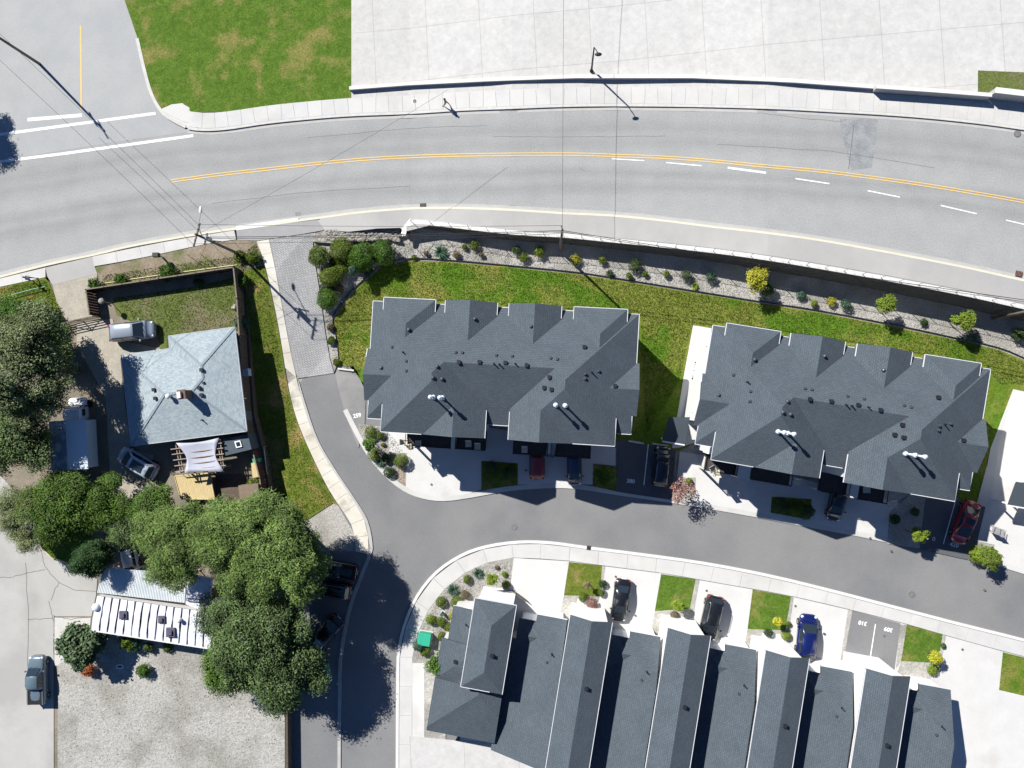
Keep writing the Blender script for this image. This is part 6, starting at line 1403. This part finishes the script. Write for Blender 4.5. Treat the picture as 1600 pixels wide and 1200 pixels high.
# strip along the retaining wall
ST = [(647,402,.3,'round','tiny sparse plant at the west end of the wall bed'),(666,396,.25,'dry','tiny dry sprig in the wall bed, left of the spiky clump'),(713,398,.35,'dry','small brown tuft right of the spiky blue clump'),(726,386,.35,'round','small yellowish shrub by the wall shade, above the brown tuft'),(741,383,.5,'round','olive shrub right beside the wall shade, upper of a close pair'),
 (752,398,.28,'dry','small rusty sprig between the olive shrub and the lawn edge'),(807,391,.55,'dark','dark shrub in the wall bed above the first building gap'),(819,402,.5,'round','pale olive shrub just below right of the dark one'),(843,393,.6,'lime','pale green young shrub left of the bare pole'),(899,409-3,.5,'yellow','small yellow shrub right of the bare pole'),(941,407,.45,'lime','lime shrub by the wall shade east of the bare pole'),
 (953,427,.4,'hedge','dark low shrub at the lawn edge east of the bare pole'),(992,415,.6,'dark','dark green shrub at the wall shade above the gap between the blocks'),(983,431,.35,'round','small olive bump in the wall bed, left of two'),(1008,428,.35,'round','small olive bump in the wall bed, right of two'),(1041,428,.4,'lime','yellow green sprig in the wall bed above the white patio'),
 (1072,430,.6,'dark','round dark shrub left of the yellow tree'),(1111,433,.6,'bluegreen','ragged blue green shrub directly left of the yellow tree'),(1198,453,.75,'bright','green shrub tucked under the yellow tree'),(1252,462,.45,'bluegreen','small dark green plant right of the yellow tree'),(1272,474,.4,'lime','small lime plant right of the yellow tree at the lawn side'),
 (1299,471,.45,'yellow','yellow tuft in the wall bed above the right block'),(1322,476,.6,'bluegreen','wide ragged green shrub beside the yellow tuft'),(1444,504,.35,'hedge','tiny dark shrub between the two lime trees'),(1519,525,.75,'bluegreen','blue green shrub beside the second lime tree'),(1593,523,.8,'dark','dark shrub at the right edge beside the last pole')]
for x, y, r_, m, lb in ST: shrub('shrub', lb, x, y, r_*.88, m, leaf=(.13,.06), irregular=.2, hh=r_*1.3, zg=.12)
spiky('yucca', 'large spiky blue green clump in the wall bed near its west end', 688, 394, 1.0, 'bluegreen', .12, 130, 'spiky plant')
spiky('grass_clump', 'small pale spiky grass clump near the lawn edge left of the yellow tree', 1086, 447, .55, 'lime', .12, 60)
def small_tree(label, px, py, zc, r_, m, zg=.12, n_=1500, hh=None, name='small_tree', leaf=(.2,.12), shift=(0,0)):
    return tree(name, label, px, py, zg, zc, r_, hh or r_*1.4, n_, m, leaf[0], leaf[1], 30, r_*.33, cat='small tree', trunk=.05, base_shift=shift, irregular=.25)
small_tree('golden yellow tree standing alone in the wall bed', 1182, 436, 2.6, 1.25, 'yellow', n_=2600)
small_tree('round lime green tree in the wall bed above the right block, left of two', 1386, 476, 2.5, .95, 'lime', n_=1800); small_tree('round lime green tree in the wall bed nearest the right edge, right of two', 1506, 501, 2.5, 1.05, 'lime', n_=2000)
# corner bed of the left block
CB = [(579,676,.62,'round','round olive shrub at the top of the corner bed by the first stall'),(594,680,.42,'round','smaller olive shrub beside the block wall in the corner bed'),(584,709,.62,'round','neat round olive ball beside the kerb in the corner bed'),(627,720,.65,'round','round olive shrub next to the white driveway'),(608,738,.5,'hedge','dark green ball at the lower tip of the corner bed'),(599,695,.22,'round','tiny plant in the middle of the corner bed')]
for x, y, r_, m, lb in CB: shrub('shrub', lb, x, y, r_, m, leaf=(.11,.06), irregular=.05, zg=.12, hh=r_*1.5)
small_tree('bright green small tree leaning over the kerb in the corner bed', 577, 694, 2.3, .72, 'bright', n_=1300); spiky('yucca', 'spiky blue green clump in the corner bed beside the kerb', 593, 722, .75, 'bluegreen', .12, 100, 'spiky plant')
shrub('shrub', 'shaded green shrub in the centre of the corner bed', 604, 716, .5, 'dark', zg=.12)
# crescent bed
KB = [(730,905,.42,'round','small olive shrub beside the concrete strip in the crescent bed'),(727,929,.45,'dry','tan dry shrub beside the porch strip of the crescent bed'),(714,941,.6,'round','large olive shrub nearest the house corner in the crescent bed'),(689,940,.45,'round','olive shrub at the outer curve of the crescent bed'),(708,962,.45,'yellow','golden shrub against the house side wall'),
 (673,968,.45,'lime','lime shrub above the green cabinet'),(689,972,.48,'round','olive shrub above right of the green cabinet'),(703,980,.52,'round','olive shrub against the house wall below the golden one'),(690,994,.42,'round','olive shrub immediately right of the green cabinet'),(697,1011,.5,'yellow','yellow green shrub against the house wall, lowest of its column'),(655,1007,.62,'bluegreen','pale blue green shrub below left of the green cabinet'),
 (665,1018,.5,'round','olive shrub just below the green cabinet'),(788,897,.25,'lime','tiny lime plant near the first white driveway'),(777,887,.2,'dry','tiny grey sprig below the crescent sidewalk'),(790,913,.4,'round','small olive shrub beside the porch and the first white driveway')]
for x, y, r_, m, lb in KB: shrub('shrub', lb, x, y, r_, m, leaf=(.11,.06), irregular=.06, zg=.12)
spiky('yucca', 'spiky dark green clump high in the crescent bed', 747, 896, .75, 'bluegreen', .12, 100, 'spiky plant'); spiky('yucca', 'spiky dark green clump left in the crescent bed', 708, 922, .85, 'bluegreen', .12, 110, 'spiky plant')
small_tree('small lime green tree in the crescent bed beside the first driveway', 768, 905, 2.2, .62, 'lime', n_=1300); small_tree('leafy green tree at the bottom of the crescent bed against the house', 684, 1036, 2.6, 1.35, 'bright', n_=3200)
# plots on the south side
for x, y, z, r_, m, lb in ((917,914,1.6,.35,'dry','thin young tree in the olive grass plot'),(1061,946,1.8,.65,'lime','bright lime young tree at the corner of the second grass plot'),(1215,970,1.8,.5,'yellow','yellow young tree at the corner of the third grass plot'),(1463,1027,1.8,.75,'yellow','yellow green young tree at the corner of the fourth grass plot')): small_tree(lb, x, y, z, r_, m, n_=800, leaf=(.16,.1))
for x, y, r_, m, lb in ((942,912,.42,'hedge','dark round shrub between the olive plot and the black sedan'),(939,925,.42,'round','olive shrub just below the dark round one beside the black sedan'),(911,933,.42,'round','green shrub at the foot of the olive plot'),(925,944,.55,'red','red brown shrub on the white path left of the black sedan'),(1054,961,.4,'dry','dry brown tuft at the foot of the second grass plot'),
    (1200,988,.45,'hedge','dark oval shrub at the foot of the third grass plot'),(1228,993,.45,'lime','lime oval shrub beside the blue hatchback'),(1232,975,.25,'round','tiny shrub in the gravel strip beside the third plot'),(1474,1009,.25,'dark','tiny dark shrub in the strip beside the fourth plot'),(1457,1046,.5,'lime','lime shrub below the fourth plot at the bottom edge')): shrub('shrub', lb, x, y, r_, m, leaf=(.1,.06), zg=.15, irregular=.05)
# north side of the inner street
small_tree('sparse red brown small tree between the townhouse driveways, its leaf shadow on the street', 1069, 768, 2.8, 1.5, 'red', zg=.15, n_=520, leaf=(.2,.14)); small_tree('olive bushy tree in the second shaded planter by the street', 943, 744, 1.4, 1.2, 'round', zg=.15, n_=2600)
small_tree('bright lime tree sticking out of the shade near the stall numbers on the right', 1437, 836, 3.0, .85, 'lime', zg=.15, n_=900, leaf=(.22,.12)); small_tree('bushy olive yellow tree on the kerb at the far right', 1549, 871, 2.2, 1.05, 'round', zg=.15, n_=2600); shrub('shrub', 'pale green shrub left of the bushy tree at the far right', 1528, 866, .75, 'lime', zg=.14)
for x, y, r_, m, lb in ((768,732,.7,'dark','dark shrub in the first shaded planter, upper left'),(795,738,.6,'dark','dark shrub in the first shaded planter, right side'),(1222,790,.8,'dark','dark shrub at the left of the shaded planter before the right block'),(1245,795,.8,'round','olive shrub in the middle of the shaded planter before the right block'),(1259,800,.7,'dark','dark shrub at the right end of the shaded planter before the right block'),(1398,811,.5,'hedge','dark round shrub in the shaded bed left of the empty stall'),(1430,800,.4,'dark','low dark shrub in the shaded bed against the low wall'),(1076,752,.35,'lime','small pale shrub at the head of the bed with the red brown tree')): shrub('shrub', lb, x, y, r_, m, zg=.15)
# left lot greenery
for x, y, r_, m, lb, zg in ((262,426,.9,'bright','leafy green weed clump hanging over the roadside fence',1.3),(188,437,.55,'bright','small leafy weed clump near the yellow pipe',1.3),(150,446,.6,'bright','weeds at the corner post of the roadside fence',1.3),(310,441,.4,'dark','grey green plant in the fence shade',1.3),(378,505,.6,'bluegreen','broad-leaved green plant against the long fence',1.3),(377,440,.7,'bright','green vine growing in the fence corner',1.3),(395,403,.6,'round','weeds at the foot of the lamp pole',1.3),(375,400,.5,'round','dry weeds at the verge end by the lamp pole',1.3),(50,470,.4,'orange','patch of orange flowers in the corner grass at the left',1.3),(66,487,.6,'dry','reddish twiggy shrub at the edge of the front drive',1.3),
    (203,1000,.8,'round','yellow green shrub at the south wall of the mobile home, left',1.3),(212,1006,.7,'bluegreen','blue green shrub at the south wall of the mobile home, centre',1.3),(232,1011,.5,'dark','small dark shrub at the south wall of the mobile home',1.3),(262,1012,.4,'dark','low weeds along the south wall of the mobile home',1.3),(138,1046,.6,'orange','orange red flowers under the broadleaf tree at the bottom',1.3),(225,1048,.6,'bright','bright green shrub at the bottom edge of the gravel yard',1.3),(397,757,.6,'round','climbing plant in the planter against the fence',1.3)): shrub('shrub', lb, x, y, r_, m, zg=zg, irregular=.25, leaf=(.16,.09))
# stray weeds: countless small tufts on the lawns
def in_poly(x, y, pl):
    c = False; j = len(pl)-1
    for i in range(len(pl)):
        if (pl[i][1] > y) != (pl[j][1] > y) and x < (pl[j][0]-pl[i][0])*(y-pl[i][1])/(pl[j][1]-pl[i][1])+pl[i][0]: c = not c
        j = i
    return c
def tufts(name, poly, h, off, m, n_, ln=.16, parent=None):
    xs = [p[0] for p in poly]; ys = [p[1] for p in poly]; pts_ = []
    while len(pts_) < n_:
        x, y = rng.uniform(min(xs), max(xs)), rng.uniform(min(ys), max(ys))
        if in_poly(x, y, poly): pts_.append(P(x, y, h(x, y)+off))
    c = np.array([tuple(p) for p in pts_]); nn = nr.normal(size=(n_, 3)); nn[:, 2] = np.abs(nn[:, 2])*.5; nn /= np.linalg.norm(nn, axis=1, keepdims=True); c[:, 2] += .03
    return tag(link(name, leaf_mesh(c, nn, ln, ln*.4, name), LM[m]), kind='stuff', label=None)
LAWN = [(640,408),(700,410),(800,419),(900,429),(960,438),(1040,451),(1120,464),(1200,477),(1280,489),(1400,512),(1480,529),(1560,547),(1600,566),(1600,600),(1560,600),(1540,570),(1130,505),(1080,510),(1060,600),(1010,680),(1000,490),(600,466),(560,590),(530,570),(524,500),(560,450),(600,417)]
G2 = tufts('lawn_grass', LAWN, hsite, .12, 'bright', 26000); tufts('dry_lawn_grass', LAWN, hsite, .12, 'straw', 5000)
tufts('strip_weeds', [(382,412),(401,379),(420,460),(445,600),(475,700),(525,785),(460,812),(432,795),(412,700),(398,640),(386,520)], hsite, .10, 'round', 7000); tufts('verge_weeds', [(160,450),(160,430),(262,415),(372,400),(400,380),(410,412),(378,423),(262,438)], hlot, .12, 'round', 3500)
tufts('yard_grass', [(180,466),(300,449),(381,430),(388,520),(364,515),(262,530),(200,500)], hlot, .12, 'round', 4000); tufts('corner_weeds', [(0,451),(70,436),(88,470),(60,520),(0,520)], hlot, .12, 'bright', 3000)
tufts('gravel_weeds', [(150,1035),(345,1030),(440,1060),(440,1190),(100,1190),(100,1060)], hlot, .13, 'round', 900)
# scattered stones on the bank
mb = MB()
for i in range(420):
    x = rng.uniform(510, 628); y = rng.uniform(358, 376); c = P(x, y, hsite(x, y)+.36); s_ = rng.uniform(.08,.28); mb.dome((c.x,c.y,c.z), s_, s_*rng.uniform(.6,1), s_*.6, 5,3)
tag(mb.build('bank_stones', G['rock']), kind='stuff')
def pebbles(name, poly, n_, h, off):
    mb = MB(); xs = [p[0] for p in poly]; ys = [p[1] for p in poly]; k = 0
    while k < n_:
        x, y = rng.uniform(min(xs), max(xs)), rng.uniform(min(ys), max(ys))
        if not in_poly(x, y, poly): continue
        k += 1; c = P(x, y, h(x, y)+off); s_ = rng.uniform(.03,.10); a = rng.uniform(0, 3)
        v = [(c.x+s_*math.cos(a+q), c.y+s_*math.sin(a+q), c.z) for q in (0,1.57,3.14,4.71)]+[(c.x, c.y, c.z+s_*.8)]
        mb.add(v, [(0,1,4),(1,2,4),(2,3,4),(3,0,4)])
    tag(mb.build(name, mat('pebble', (.34,.33,.31), (.20,.19,.18), scale=2) if 'pebble' not in MATS else MATS['pebble']), kind='stuff')
pebbles('gravel_stones', [(640,375),(700,372),(800,390),(960,410),(1200,447),(1400,490),(1600,530),(1600,565),(1400,506),(1200,474),(960,434),(700,404),(610,408),(540,460),(520,500),(530,570),(522,570),(505,480),(492,392),(560,378)], 9000, hsite, .0)
pebbles('bed_stones', [(650,1030),(655,985),(690,928),(740,890),(800,874),(797,918),(757,916),(740,950),(700,1030)], 3500, hflat, .115); pebbles('corner_stones', [(562,664),(604,670),(634,710),(632,760),(600,735),(575,700)], 1300, hflat, .115)
